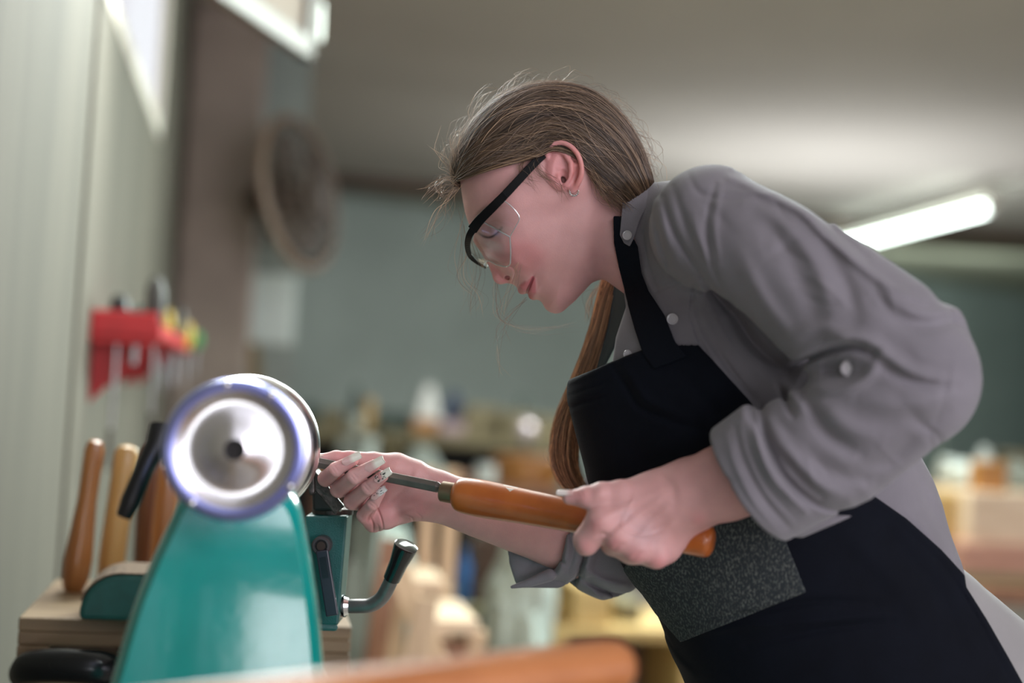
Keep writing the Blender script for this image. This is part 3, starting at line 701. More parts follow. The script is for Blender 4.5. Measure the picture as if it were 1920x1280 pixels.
# black lever at the left of the headstock
MB().tube([at(300, 800, 1.22), at(292, 835, 1.21), at(270, 880, 1.2), at(245, 940, 1.19), at(232, 968, 1.19)], [.009, .009, .008, .0085, .0065], 16).build('lever', M['blackp'], lt, smooth=True)
MB().cyl(at(300, 812, 1.22), at(352, 830, 1.23), .006).build('lever_shaft', M['dsteel'], lt)

# banjo and tool rest
db = 1.47
br = empty('tool_rest', at(610, 1176, db + .04), 'teal tool rest block with black clamp lever and steel crank beside the lathe', 'tool rest')
A = [at(572, 966, db), at(651, 966, db), at(634, 1172, db), at(574, 1172, db)]
vd = A[1] - A[0]; vd /= np.linalg.norm(vd); dn = np.cross(vd, zz); dn = dn if dn[1] > 0 else -dn
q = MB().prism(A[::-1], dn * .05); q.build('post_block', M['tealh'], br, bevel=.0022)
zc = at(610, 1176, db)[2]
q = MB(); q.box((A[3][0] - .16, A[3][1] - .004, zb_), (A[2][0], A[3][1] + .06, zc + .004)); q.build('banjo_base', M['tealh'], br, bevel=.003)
q = MB(); a0 = at(618, 966, db) + dn * .025; q.cyl(a0, a0 + zz * .006, .0215, seg=40); q.build('collar', M['cast'], br, smooth=True)
# rest: blade-like slanted casting
q = MB().prism([at(586, 958, db), at(630, 958, db), at(622, 940, db), at(590, 880, db), at(583, 900, db)][::-1], dn * .035)
q.build('rest_stem', mat('rest_black', (.012, .012, .013), .45), br, bevel=.003)
q = MB(); e0 = at(577, 884, db - .03); e1 = at(637, 956, db - .022); q.beam(e0, e1, .013, .006, hint=FW); q.build('rest_bar', M['cast'], br, bevel=.0015)
q = MB(); q.beam(at(588, 882, db - .026) , at(640, 956, db - .018), .004, .012, hint=FW); q.build('rest_edge', mat('rest_edge_steel', (.45, .43, .40), .3, 1.0, noise=.3, nscale=80), br, bevel=.001)
q = MB(); q.prism([at(573, 884, db - .035), at(590, 880, db - .035), at(590, 925, db - .035), at(580, 930, db - .035)][::-1], dn * .02); q.build('rest_end', M['cast'], br, bevel=.002)
# clamp lever
c0_ = at(606, 1020, db) - dn * .012
q = MB().cyl(c0_ + dn * .013, c0_ - dn * .004, .0098, seg=36); q.lathe(c0_ - dn * .004, c0_ - dn * .01, [(0, .0098), (.0015, .0085), (.0016, .0065), (.0, .0062)], 36); q.build('lever_hub', mat('hub_grey', (.06, .05, .055), .4, .3), br, smooth=True)
q = MB().cyl(c0_ - dn * .003, c0_ - dn * .0055, .0045, seg=24); q.build('hub_bolt', mat('bolt_brown', (.05, .03, .025), .5, .5), br, smooth=True)
l0 = at(608, 1028, db) - dn * .016; l1 = at(628, 1148, db) - dn * .020
q = MB().beam(l0, l1, .0125, .007, hint=dn); q.build('clamp_lever', M['lever'], br, bevel=.0012)
q = MB(); fu = (l1 - l0); q.beam(l0 + fu * .1 - dn * .0036, l0 + fu * .42 - dn * .0036, .0065, .001, hint=dn); q.build('lever_inset', mat('inset_black', (.008, .008, .016), .3), br)
# crank
k0 = at(642, 1136, db) + dn * .02; 
path = spline([at(640, 1136, db + .02), at(668, 1136, db + .015), at(695, 1134, db + .012), at(716, 1120, db + .008), at(730, 1095, db + .002), at(742, 1066, db - .004)], 26)
MB().tube(path, .0075, 20).build('crank', M['crank'], br, smooth=True)
gp = [at(734, 1086, db), at(745, 1060, db - .005), at(757, 1036, db - .010), at(762, 1022, db - .014)]
ga = gp[-1] - gp[0]; gl = np.linalg.norm(ga)
MB().lathe(gp[0], gp[-1], [(0, .0078), (.001, .0088), (gl * .5, .0098), (gl * .92, .0125), (gl * .985, .0125), (gl, .0112)], 36).build('grip', M['grip'], br, smooth=True)
MB().cyl(at(636, 1136, db + .02), at(646, 1136, db + .018), .0125, .0115, seg=36).cyl(at(646, 1136, db + .018), at(654, 1136, db + .018), .0105, .0085, seg=36).build('flange', M['chrome'], br, smooth=True)

# ------------------------------------------------------------------ wooden stand behind the lathe
a = on_z(62, 1158, .86); zst_ = .862; x0_ = at(42, 1180, 1.68)[0]; x1_ = at(664, 1180, 1.68)[0]; y0_ = at(350, 1180, 1.68)[1]
sd = empty('wooden_stand', ((x0_ + x1_) / 2, y0_ + .2, 0), 'rough open wooden box stand behind the teal lathe', 'stand')
M['stand'] = wood('stand_wood', (.30, .20, .115), (.20, .13, .075), .55, 0)
zf = at(350, 1166, 1.68)[2]
MB().box((x0_, y0_, zf - .016), (x1_, y0_ + .32, zf)).build('top_board', M['stand'], sd, bevel=.002)
MB().box((x0_, y0_ + .001, zf - .032), (x1_, y0_ + .02, zf - .0162)).build('apron_rail', M['stand'], sd, bevel=.002)
for x in (x0_, x1_ - .036): MB().box((x, y0_, 0), (x + .036, y0_ + .32, zf - .0325)).build('side_panel', M['stand'], sd, bevel=.002)
MB().box((x0_ + .036, y0_ + .30, 0.02), (x1_ - .036, y0_ + .32, zf - .051)).build('back_panel', M['black'], sd)  # black colour stands for the shade inside the open box
zsf = at(130, 1292, 1.60)[2]; MB().box((x0_ + .036, y0_ + .001, zsf - .02), (x1_ - .036, y0_ + .30, zsf)).build('shelf', M['stand'], sd)
# dark rounded bar lying on the stand's shelf
o = MB().tube(spline([at(48, 1262, 1.66), at(60, 1250, 1.62), at(110, 1247, 1.60), at(180, 1250, 1.60), at(215, 1256, 1.62), at(300, 1262, 1.68)], 24) , .019, 20).build('metal_bar', mat('dark_bar', (.03, .03, .034), .25, .6), smooth=True)
tag(o, 'dark glossy rounded metal bar at the lower left below the wooden stand top', 'metal bar')

# turning tools standing on the stand
M['h1'] = wood('turned_handle_brown', (.42, .17, .05), (.28, .10, .03), .3, 2, coat=.4)
M['h2'] = wood('turned_handle_yellow', (.60, .36, .13), (.46, .25, .08), .35, 2, coat=.3)
M['h3'] = wood('turned_handle_dark', (.16, .06, .035), (.10, .04, .02), .4, 2)
def turned(name, top, bot, d, prof, hm, label, blade):
    T = at(*top, d); Bt = at(*bot, d); ax = T - Bt; L = np.linalg.norm(ax); a1 = ax / L
    base = Bt - a1 * ((Bt[2] - zf) / a1[2]) if blade else Bt
    r = empty(name, base, label, 'turning tool', 'turning tools standing on the wooden stand')
    MB().lathe(Bt, T, [(t_ * L, r_) for t_, r_ in prof], 32).build('handle', hm, r, smooth=True)
    MB().lathe(Bt - a1 * .022, Bt, [(0, .0085), (.022, .0095)], 20).build('ferrule', M['dsteel'], r, smooth=True)
    MB().cyl(base + a1 * .001, Bt, .006, seg=12).build('blade', M['steel'], r, smooth=True)
turned('turning_tool', (180, 824), (137, 1110), 1.86, [(0, .010), (.03, .014), (.10, .0175), (.22, .0185), (.40, .0155), (.60, .0125), (.80, .0125), (.93, .0128), (.985, .010), (1, .004)], M['h1'], 'brown turned tool handle standing at the far left of the stand', True)
turned('turning_tool', (240, 834), (202, 1100), 1.90, [(0, .010), (.04, .0155), (.20, .0175), (.45, .0170), (.75, .0165), (.94, .0165), (.985, .012), (1, .004)], M['h2'], 'yellow turned tool handle standing between the brown one and black lever', True)
turned('turning_tool', (318, 872), (296, 1100), 1.94, [(0, .010), (.04, .0155), (.45, .0165), (.94, .0155), (.985, .012), (1, .004)], M['h1'], 'reddish tool handle standing half hidden behind the handwheel', True)
turned('turning_tool', (286, 830), (268, 1100), 2.0, [(0, .010), (.04, .0155), (.45, .0165), (.94, .0155), (.985, .012), (1, .004)], M['h3'], 'dark tool handle standing behind the black lever', True)

# foreground: turned handle on a low cart
R0 = at(1150, 1250, .95); hz = R0[2]; Lf = on_z(380, 1352, hz); axf = Lf - R0; Lh = .42; axf /= np.linalg.norm(axf)
rf = .0188
M['orangeh'] = wood('oiled_orange_handle', (.60, .235, .085), (.46, .165, .055), .33, 0, 5, coat=.35)
fgx = empty('turned_handle', R0 + axf * .2 - zz * rf, 'blurred orange wooden turned handle lying in the foreground at the bottom', 'turned handle')
MB().lathe(R0 - axf * .012, R0 + axf, [(0, .008), (.003, .0135), (.009, .0172), (.02, rf), (.10, rf * .995), (.25, rf), (.40, rf * .9), (.42, .008)], 48).build('handle', M['orangeh'], fgx, smooth=True)
ct = empty('tool_cart', (R0[0] - .1, R0[1] - .05, 0), 'low wooden cart top under the foreground handle', 'cart')
cc_ = R0 + axf * .18; ztop = hz - rf
nrm = np.array([-axf[1], axf[0], 0]); 
MB().obox((cc_[0], cc_[1], ztop - .012), (.44, .13, .024), (axf, nrm, zz)).build('cart_top', M['stand'], ct, bevel=.003)
for i in (-1, 1):
    for j in (-1, 1):
        p = cc_ + axf * i * .19 + nrm * j * .045; MB().obox((p[0], p[1], (ztop - .024) / 2), (.03, .03, ztop - .024), (axf, nrm, zz)).build('leg', M['stand'], ct)
# ------------------------------------------------------------------ the woman
HW = 40.0                                  # depth of the head's middle plane
feet = E2W(K(1800, 640, 0)); feet = np.array([feet[0], feet[1], 0.0])
PR = empty('person', feet, 'person in grey shirt, navy apron and safety glasses bending over the lathe', 'person')

# --- head relief: profile outline, half width and edge radius
prof = [(862, 300), (862, 330), (866, 365), (872, 398), (880, 422), (889, 440), (899, 458), (912, 480), (926, 502), (945, 520), (962, 530),
        (968, 538), (977, 548), (991, 552), (1000, 560), (1010, 562.5), (1018, 568), (1029, 579.5), (1045, 584.5), (1060, 577.5), (1076, 566), (1093, 548), (1108, 532), (1122, 520),
        (1145, 480), (1165, 430), (1185, 390), (1198, 350), (1200, 310), (1185, 265), (1155, 222), (1110, 192), (1060, 178), (1000, 178), (950, 194), (910, 224), (882, 262)]
kh = ks(HW)
prof = np.array([(x, y) for x, y in prof], float)
profS = spline(np.vstack([prof, prof[0]]), 240)[:-1]
hm = Map2(840, 150, 1230, 610, 1.0)
SD = hm.poly(profS)
hp = np.array([  # px, py, half width, edge radius
    (1040, 230, 128, 125), (950, 240, 124, 110), (1140, 260, 124, 115), (885, 350, 118, 92), (950, 370, 127, 105), (892, 425, 108, 80),
    (925, 440, 116, 88), (960, 455, 121, 92), (1050, 330, 131, 110), (1160, 350, 112, 110), (1000, 490, 113, 78), (960, 490, 104, 72),
    (945, 512, 84, 58), (985, 530, 66, 52), (990, 552, 54, 42), (968, 522, 66, 52), (1020, 548, 72, 48), (1042, 575, 50, 36), (1058, 552, 70, 44), (1085, 530, 82, 48), (1075, 495, 104, 66), (1110, 480, 100, 62),
    (1100, 430, 112, 80), (1150, 420, 98, 80)], float)
def rbf(mp, pts, col, sg):
    num = np.zeros(mp.X.shape); den = np.zeros(mp.X.shape)
    for p in pts:
        w_ = np.exp(-((mp.X - p[0]) ** 2 + (mp.Y - p[1]) ** 2) / (2 * sg * sg)) + 1e-7; num += w_ * p[col]; den += w_
    return num / den
WM = rbf(hm, hp, 2, 30); RD = rbf(hm, hp, 3, 30)
# soft relief features of the near and far cheek
def bump(mp, A, x, y, rx, ry, ang, amp):
    c, s_ = math.cos(R(ang)), math.sin(R(ang)); u = (mp.X - x) * c + (mp.Y - y) * s_; v = -(mp.X - x) * s_ + (mp.Y - y) * c
    A += amp * np.exp(-(u / rx) ** 2 - (v / ry) ** 2)
bump(hm, WM, 914, 445, 24, 17, -60, -12)      # eye hollow
bump(hm, WM, 952, 470, 24, 20, 30, 6)         # cheek bone
bump(hm, WM, 905, 412, 24, 10, -60, 3)        # brow
bump(hm, WM, 972, 503, 26, 11, 48, 5)         # soft cheek
bump(hm, WM, 1003, 528, 10, 22, -35, -4)      # corner of the mouth
bump(hm, WM, 1085, 500, 40, 20, -35, 3)
kk = 1.0
def head_relief(P):
    px = 960 + P[:, 0] / kh; py = 640 + P[:, 1] / kh
    sd = hm.get(px, py, SD); wm = hm.get(px, py, WM); rd = hm.get(px, py, RD)
    t = np.minimum(sd / rd, 1.0); w_ = (P[:, 2] - HW) / wm
    g = np.sqrt(w_ * w_ + (1 - t) ** 2) - 1
    return g * np.minimum(rd, wm) * 0.9
def KH(x, y, w): return np.array([(x - 960) * kh, (y - 640) * kh, HW + w], np.float32)  # w from the head's middle plane
def SF(x, y, wa=-35):                       # seen pixel of the near side -> flat profile plane
    q = ks(wa) / kh; return (960 + (x - 960) * q, 640 + (y - 640) * q)
def SK2(x, y, w): return KH(*SF(x, y), w)
def surfw(x, y):
    x = np.array([x]); y = np.array([y]); sd = hm.get(x, y, SD); t = np.clip(sd / hm.get(x, y, RD), 0, 1)
    return float((hm.get(x, y, WM) * np.sqrt(1 - (1 - t) ** 2))[0])
UPL = [((979.5, 543), 8.8, 0), ((980, 541), 8.8, -14), ((982.5, 538), 7.6, None), ((988, 532.5), 5.6, None), ((998, 523), 2.6, None)]
LOL = [((1000, 552.5), 9.8, 0), ((1000, 549.5), 9.6, -15), ((999.5, 543.5), 8.2, None), ((999.5, 534), 5.4, None), ((1000, 525), 2.6, None)]
MLL = [((987.5, 553), .2, 0), ((988.5, 549), .2, -15), ((991, 541.5), .2, None), ((994.5, 533), .2, None), ((1000, 521.5), .2, None)]
def lchain(P, L, off=2.0, dr=0.0):
    pts = []
    for (x, y), r_, w_ in L:
        w_ = -(surfw(x, y) + off - r_ * .75) if w_ is None else w_
        pts.append((KH(x, y, w_), r_ + dr))
    Q = P.copy(); Q[:, 2] = HW - np.abs(P[:, 2] - HW)
    return chain(Q, pts)
def lips(P, dr=0.0): return lchain(P, UPL, dr=dr), lchain(P, LOL, dr=dr), lchain(P, MLL, 1.5)
fline = Map2(850, 360, 1030, 560, 0.7)
FL = lambda pts, wa=-35: [SF(x, y, wa) for x, y in pts]
fline.fold(FL([(896, 434), (907, 442), (920, 443), (932, 437), (938, 429)]), 2.2, 2.0)
fline.fold(FL([(899, 421), (914, 418), (930, 416), (938, 421)]), 1.6, 2.4)
fline.fold(FL([(951, 497), (962, 503), (966, 512), (963, 521)], -10), 2.6, 2.2)
fline.fold(FL([(968, 500), (980, 508), (992, 518)], -20), 1.2, 7)
def f_head(P):
    d = head_relief(P)
    # nose
    n = chain(P, [(KH(896, 449, 0), 9), (KH(911, 470, 0), 9.5), (KH(926, 494, 0), 11), (KH(936.5, 514, 0), 13)])
    n = smin(n, ell(P, KH(938.5, 518.5, 0), (14, 14.5, 14)), 5)
    for s_ in (-1, 1):
        n = smin(n, ell(P, KH(952, 513, s_ * 18), (14, 11.5, 11), rotz(35)), 3)
        n = smin(n, rc(P, KH(925, 486, s_ * 6), KH(944, 497, s_ * 17), 7, 9), 8)
    n = smin(n, rc(P, KH(940, 522, 0), KH(964, 524, 0), 7.5, 8), 5)
    d = smin(d, n, 7)
    for s_ in (-1, 1):
        d = smax(d, -ell(P, KH(952, 521.5, s_ * 22), (7.5, 5.2, 14), rotz(-32)), 1.5)
        e = ell(P, SK2(922, 433, s_ * 47), (24, 19, 25)); d = smin(d, e, 8)
    aw = np.abs(P[:, 2] - HW); fx_ = 960 + P[:, 0] / kh; fy_ = 640 + P[:, 1] / kh
    d = d + np.where(aw > 22, fline.get(fx_, fy_), 0)
    # lips
    up, lo, ml = lips(P); d = smin(d, up, 3.0); d = smin(d, lo, 3.0); d = d + 3.4 * np.exp(-(np.maximum(ml, 0) / 1.9) ** 2)
    d = smin(d, ell(P, KH(1041, 569, 0), (17, 15, 24)), 14)
    # neck
    nk = chain(P, [(KH(1120, 425, -2), 88), (KH(1180, 448, 0), 90), (KH(1250, 505, 6), 84)])
    d = smin(d, nk, 16)
    # ear
    q = [(1046, 306, -122), (1033, 303, -126), (1026, 294, -131), (1028, 279, -136), (1040, 269.5, -140), (1056, 268, -143), (1072, 276, -146), (1084, 291, -147), (1090, 309, -146), (1090, 327, -143), (1084, 343, -138), (1077, 353, -132)]
    kz = lambda x, y, w_: K(x, y, w_ + HW)
    qs = spline([kz(*a) for a in q], 26)
    hx = chain(P, [(p, 4.6 if i < 20 else 5.2) for i, p in enumerate(qs)])
    tilt = np.array([[1, 0, 0.12], [0, 1, 0], [-.12, 0, 1]], np.float32)
    base = ell(P, kz(1058, 312, -130), (31, 44, 9), rotz(12)); base = smax(base, -ell(P, kz(1061, 318, -142), (27, 42, 10), rotz(12)), 2)
    ear = smin(base, hx, 3)
    ear = smin(ear, rc(P, kz(1080, 310, -135), kz(1072, 330, -124), 6, 8), 5)
    ah = chain(P, [(kz(1047, 283, -136), 3), (kz(1060, 290, -138), 4.5), (kz(1070, 305, -140), 5.2), (kz(1071, 322, -139), 5), (kz(1066, 337, -136), 5), (kz(1061, 345, -134), 5)])
    ah = np.minimum(ah, chain(P, [(kz(1068, 285, -138), 2.6), (kz(1067, 297, -139), 4)]))
    ear = smin(ear, ah, 4)
    ear = smin(ear, chain(P, [(kz(1034, 305, -128), 4.5), (kz(1046, 316, -130), 4), (kz(1056, 317, -130), 3)]), 3)
    ear = smin(ear, ell(P, kz(1047, 334, -131), (6.5, 8.5, 7), rotz(-20)), 4)
    ear = smin(ear, ell(P, kz(1075, 352, -131), (9.5, 11, 5.5), rotz(20)), 4)
    ear = smin(ear, ell(P, kz(1060, 347, -130), (7, 5, 6)), 4)
    d = smin(d, ear, 5)
    d = smax(d, -ell(P, kz(1056.5, 338, -128), (4.5, 7, 14), rotz(-20)), 2)
    d = smax(d, -ell(P, kz(1058, 327, -137), (7, 11, 9), rotz(-15)), 3)
    # collar bones area / chest hidden under the shirt
    ch = chain(P, [(K(1280, 545, 10), 66), (K(1370, 700, 10), 120)]); d = smin(d, ch, 30)
    # tendon of the neck
    d = d - 1.6 * np.exp(-(np.maximum(rc(P, KH(1108, 440, -86), KH(1178, 520, -70), 1, 1), 0) / 9) ** 2)
    return d

# --- right hand and forearm (far), palm towards the camera
def f_rhand(P):
    Q = flat(P, 12, .78)
    pal = rc(Q, K(812, 926, 12), K(752, 908, 14), 44, 42)
    pal = smin(pal, rc(Q, K(812, 930, 12), K(742, 944, 16), 42, 38), 12)
    pal = smin(pal, rc(Q, K(742, 944, 16), K(708, 966, 20), 36, 30), 14)
    pal = smin(pal, rc(Q, K(742, 915, 16), K(690, 905, 28), 36, 26), 14)
    th = chain(P, [(K(775, 893, 6), 33), (K(742, 878, 4), 29), (K(700, 866, 2), 18.5), (K(655, 859, -2), 13.5), (K(630, 858, -6), 13), (K(600, 860, -10), 9.5)], 6)
    h = smin(pal, th, 12)
    # proximal phalanges behind
    pr = [((705, 892, 30), (655, 888, 22), (609, 897, -4)), ((700, 915, 32), (665, 912, 24), (634, 918, -8)),
          ((705, 938, 32), (685, 942, 24), (658, 941, -12)), ((715, 966, 26), (700, 980, 14), (683, 967, -14))]
    ds = [((611, 897, -8), (630, 880, -58), (662, 862.5, -66), 15.0, 13.8, 10.2), ((635, 917, -10), (665, 893, -69), (702, 872, -80), 15.8, 14.6, 11),
          ((660, 940, -14), (690, 914, -64), (717, 893, -86), 15.5, 13.8, 10.6), ((683, 966, -16), (699, 945, -46), (714, 922, -62), 14.0, 12.0, 9.0)]
    fing = []
    for a, b in zip(pr, ds):
        x = chain(P, [(K(*a[0]), 19), (K(*a[1]), 17), (K(*b[0]), b[3])], 5)
        x = smin(x, chain(P, [(K(*b[0]), b[3]), (K(*b[1]), b[4]), (K(*b[2]), b[5])], 3), 3)
        fing.append(x)
    # palm first with proximal parts, distal parts kept apart from the palm
    g = fing[0]
    for x in fing[1:]: g = smin(g, x, 1.6)
    h = smin(h, g, 4)
    # heel and creases
    h = smin(h, ell(P, K(722, 965, -2), (30, 28, 22)), 10)
    h = smin(h, ell(P, K(790, 945, -8), (46, 26, 26), rotz(-10)), 12)
    px, py = proj(P); near = P[:, 2] < 20
    g_ = crease.get(px, py); h = h + np.where(near, g_, 0)
    arm = chain(Q, [(K(806, 926, 12), 45), (K(838, 936, 14), 47), (K(900, 955, 22), 53), (K(1010, 990, 45), 60), (K(1060, 1012, 72), 60), (K(1140, 1045, 125), 56)], 0)
    h = smin(h, arm, 16)
    return h
crease = Map2(560, 800, 900, 1040, 0.75)
for pts, a_, w_ in ([[(706, 948), (712, 962), (717, 978), (719, 994)], 2.6, 1.5], [[(694, 968), (700, 982), (700, 997)], 2.2, 1.5], [[(700, 958), (692, 968), (690, 978)], 2.0, 1.6],
                    [[(708, 982), (711, 990), (709, 1000)], 1.4, 1.4], [[(760, 965), (772, 970), (775, 978)], 1.2, 1.6], [[(780, 960), (790, 968), (790, 974)], 1.0, 1.6],
                    [[(728, 945), (750, 925), (768, 900), (775, 880)], 1.6, 5], [[(735, 978), (752, 962), (790, 950)], 1.2, 6]):
    crease.fold(pts, a_, w_)
for pts, a_, w_ in ([[(745, 902), (775, 925), (785, 950)], -2.6, 16], [[(790, 880), (830, 905)], -1.2, 5], [[(780, 935), (840, 950), (900, 965)], -1.2, 6]):
    crease.fold(pts, a_, w_)
# knuckle folds on the right fingers
for x, y, a in ((628, 879, -35), (664, 893, -38), (689, 913, -42), (699, 945, -52)):
    for o_ in (-3, 3):
        c_, s_ = math.cos(R(a)), math.sin(R(a)); cx_, cy_ = x + c_ * o_, y + s_ * o_
        crease.fold([(cx_ - s_ * -8, cy_ + c_ * -8), (cx_, cy_), (cx_ - s_ * 8, cy_ + c_ * 8)], .7, 1.2)

# --- left hand and forearm (near), back of the hand towards the camera
LH = -300.0
def f_lhand(P):
    Q = flat(P, -285, .62)
    b = rc(Q, K(1292, 930, -290), K(1215, 952, -290), 55, 54)
    b = smin(b, rc(Q, K(1215, 952, -290), K(1152, 970, -295), 54, 42), 14)
    b = smin(b, rc(Q, K(1230, 955, -290), K(1190, 1005, -290), 56, 46), 14)
    b = smin(b, rc(Q, K(1262, 960, -288), K(1236, 1012, -288), 54, 44), 14)
    arm = chain(flat(P, -300, .85), [(K(1262, 938, -296), 54), (K(1300, 925, -300), 57), (K(1360, 905, -312), 62), (K(1480, 860, -345), 74)], 12)
    b = smin(b, arm, 22)
    th = chain(P, [(K(1228, 935, -300), 34), (K(1165, 928, -300), 25), (K(1128, 928, -302), 21), (K(1100, 932, -300), 17.5), (K(1068, 932.5, -292), 12)], 6)
    b = smin(b, th, 10)
    kn = [((1130, 978, -312), (1101, 1012, -300), (1104, 1014, -232), (1128, 985, -196), 28, 22.5, 17), ((1162, 1006, -316), (1150, 1018, -276), (1150, 1012, -232), (1160, 985, -196), 27, 21, 17),
          ((1193, 1026, -314), (1182, 1034, -272), (1182, 1018, -232), (1195, 990, -200), 26, 20, 16), ((1230, 1038, -304), (1218, 1040, -268), (1216, 1022, -236), (1230, 1000, -205), 24, 19, 15)]
    g = None
    for a, p, q, t, ra, rb, rt in kn:
        x = chain(P, [(K(*a), ra), (K(*p), rb), (K(*q), rt), (K(*t), rt - 2)], 5)
        x = smin(x, rc(P, K(*a), K(1240, 935, -290), ra - 2, 30), 8)
        g = x if g is None else smin(g, x, 9 if ra < 27.5 and ra != 28 and a[0] > 1170 else 5)
    b = smin(b, g, 10)
    b = smin(b, ell(P, K(1098, 1021, -298), (17, 18, 20)), 6)
    px, py = proj(P); b = b + np.where(P[:, 2] < -270, lcrease.get(px, py), 0)
    return b
lcrease = Map2(1020, 820, 1420, 1110, 1.0)
for pts, a_, w_ in ([[(1098, 960), (1115, 935), (1135, 915)], -1.5, 9],          # web edge
                    [[(1115, 980), (1165, 955), (1235, 920)], -2.2, 8], [[(1140, 1008), (1180, 978), (1245, 930)], -2.6, 8],      # tendons
                    [[(1172, 1032), (1205, 1000), (1258, 945)], -2.2, 8], [[(1212, 1045), (1240, 1010), (1275, 960)], -1.8, 8],
                    [[(1165, 985), (1180, 996), (1215, 1003), (1260, 985)], -1.6, 3.5], [[(1165, 985), (1172, 965), (1190, 930)], -1.2, 3.5],  # veins
                    [[(1119, 1005), (1128, 1000), (1140, 1002)], 3.0, 4], [[(1150, 1032), (1160, 1022), (1172, 1020)], 2.0, 4], [[(1185, 1048), (1197, 1038), (1206, 1036)], 2.0, 4],
                    [[(1080, 922), (1086, 930), (1088, 938)], .9, 1.5], [[(1085, 918), (1092, 926), (1095, 936)], .8, 1.5],
                    [[(1240, 890), (1262, 915), (1265, 945)], 2.4, 9], [[(1300, 985), (1308, 975), (1330, 968)], -2, 10], [[(1105, 990), (1112, 985), (1122, 985)], .8, 1.8]):
    lcrease.fold(pts, a_, w_)

# --- colours of the skin, with shade painted into nostrils, ear canal and lip gap
SK = np.array([0.67, 0.37, 0.355]); RED = np.array([0.64, 0.20, 0.21]); LIP = np.array([0.50, 0.125, 0.15]); DK = np.array([0.10, 0.05, 0.04])
def tint_head(V):
    P = V.astype(np.float32); c = np.tile(SK, (len(P), 1)).astype(float)
    def mixin(col, m): 
        nonlocal c
        m = np.clip(m, 0, 1)[:, None]; c = c * (1 - m) + col * m
    g = lambda d, w_: np.exp(-(np.maximum(d, 0) / w_) ** 2)
    kz = lambda x, y, w_: K(x, y, w_ + HW)
    mixin(RED, .45 * g(ell(P, kz(1058, 312, -140), (34, 48, 14)), 5))
    mixin(np.array([.70, .24, .20]), .35 * g(ell(P, kz(1085, 310, -146), (10, 45, 14)), 6))
    mixin(RED, .42 * g(ell(P, KH(950, 505, 0), (28, 22, 28)), 8)); mixin(RED, .42 * g(ell(P, KH(975, 495, -105), (28, 22, 30)), 20))
    up, lo, ml = lips(P, -.9); mixin(LIP, g(np.minimum(up, lo), 1.6)); mixin(LIP * .3, .9 * g(ml, 1.6))
    fx_ = 960 + P[:, 0] / kh; fy_ = 640 + P[:, 1] / kh; aw = np.abs(P[:, 2] - HW)
    tm = Map2(850, 360, 1030, 560, 0.7); tm.fold(FL([(893, 432), (907, 442), (920, 444), (932, 438), (941, 429)]), 1, 2.3)
    mixin(DK * .5, np.where(aw > 30, tm.get(fx_, fy_), 0))
    tm = Map2(850, 360, 1030, 560, 0.7); tm.fold(FL([(888, 414), (900, 399), (920, 389), (938, 390)]), 1, 4.5)
    mixin(np.array([.20, .11, .08]), .75 * np.where(aw > 22, tm.get(fx_, fy_), 0))
    tm = Map2(850, 360, 1030, 560, 0.7); tm.fold(FL([(898, 428), (915, 432), (934, 424)]), 1, 9); mixin(np.array([.42, .24, .24]), .5 * np.where(aw > 22, tm.get(fx_, fy_), 0))
    for s_ in (-1, 1): mixin(DK, .75 * g(ell(P, KH(952, 522, s_ * 22), (5.0, 3.2, 12), rotz(-28)), 1.5))
    mixin(DK * .5, g(ell(P, kz(1056.5, 338, -128), (3.5, 6, 10), rotz(-20)), 1.5))
    return c
def tint_rh(V):
    P = V.astype(np.float32); px, py = proj(P); c = np.tile(SK, (len(P), 1)).astype(float)
    def spot(x, y, r_, a_, col=RED):
        nonlocal c
        m = (a_ * np.exp(-((px - x) ** 2 + (py - y) ** 2) / r_ ** 2))[:, None]; c = c * (1 - m) + col * m
    for x, y, r_, a_ in ((785, 955, 26, .5), (725, 965, 25, .35), (612, 900, 14, .35), (640, 925, 14, .35), (662, 950, 14, .35), (688, 975, 14, .35), (655, 862, 14, .4), (705, 875, 14, .5), (716, 900, 14, .4), (640, 852, 20, .3), (760, 930, 30, .2), (700, 985, 20, .3)): spot(x, y, r_, a_)
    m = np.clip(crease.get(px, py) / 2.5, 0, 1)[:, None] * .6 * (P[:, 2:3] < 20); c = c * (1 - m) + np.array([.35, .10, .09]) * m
    return c
def tint_lh(V):
    P = V.astype(np.float32); px, py = proj(P); c = np.tile(SK, (len(P), 1)).astype(float)
    for x, y, r_, a_, col in ((1112, 985, 14, .5, RED), (1150, 1022, 16, .5, RED), (1190, 1045, 18, .45, RED), (1235, 1058, 18, .45, RED), (1310, 975, 14, .35, RED), (1085, 932, 20, .35, RED), (1096, 1025, 18, .3, RED), (1210, 1000, 26, .35, np.array([.42, .33, .36])), (1175, 965, 14, .3, np.array([.42, .33, .36]))):
        m = (a_ * np.exp(-((px - x) ** 2 + (py - y) ** 2) / r_ ** 2))[:, None]; c = c * (1 - m) + col * m
    return c
QUICK = False
VS, FS, CS = [], [], []; nv_ = 0
for f_, lo_, hi_, h_, tf in ((f_head, KH(835, 150, -165), KH(1400, 800, 165), 1.35, tint_head), (f_rhand, K(575, 835, -90) + np.array([0, 0, -40]), K(1215, 1130, 200), 1.25, tint_rh), (f_lhand, K(1035, 830, -400), K(1580, 1090, -150), 1.5, tint_lh)):
    v_, q_ = surface(f_, lo_, hi_, h_, slack=2.0); v_ = relax(v_, q_, 1, .4); VS.append(v_); FS.append(q_ + nv_); CS.append(tf(v_)); nv_ += len(v_)
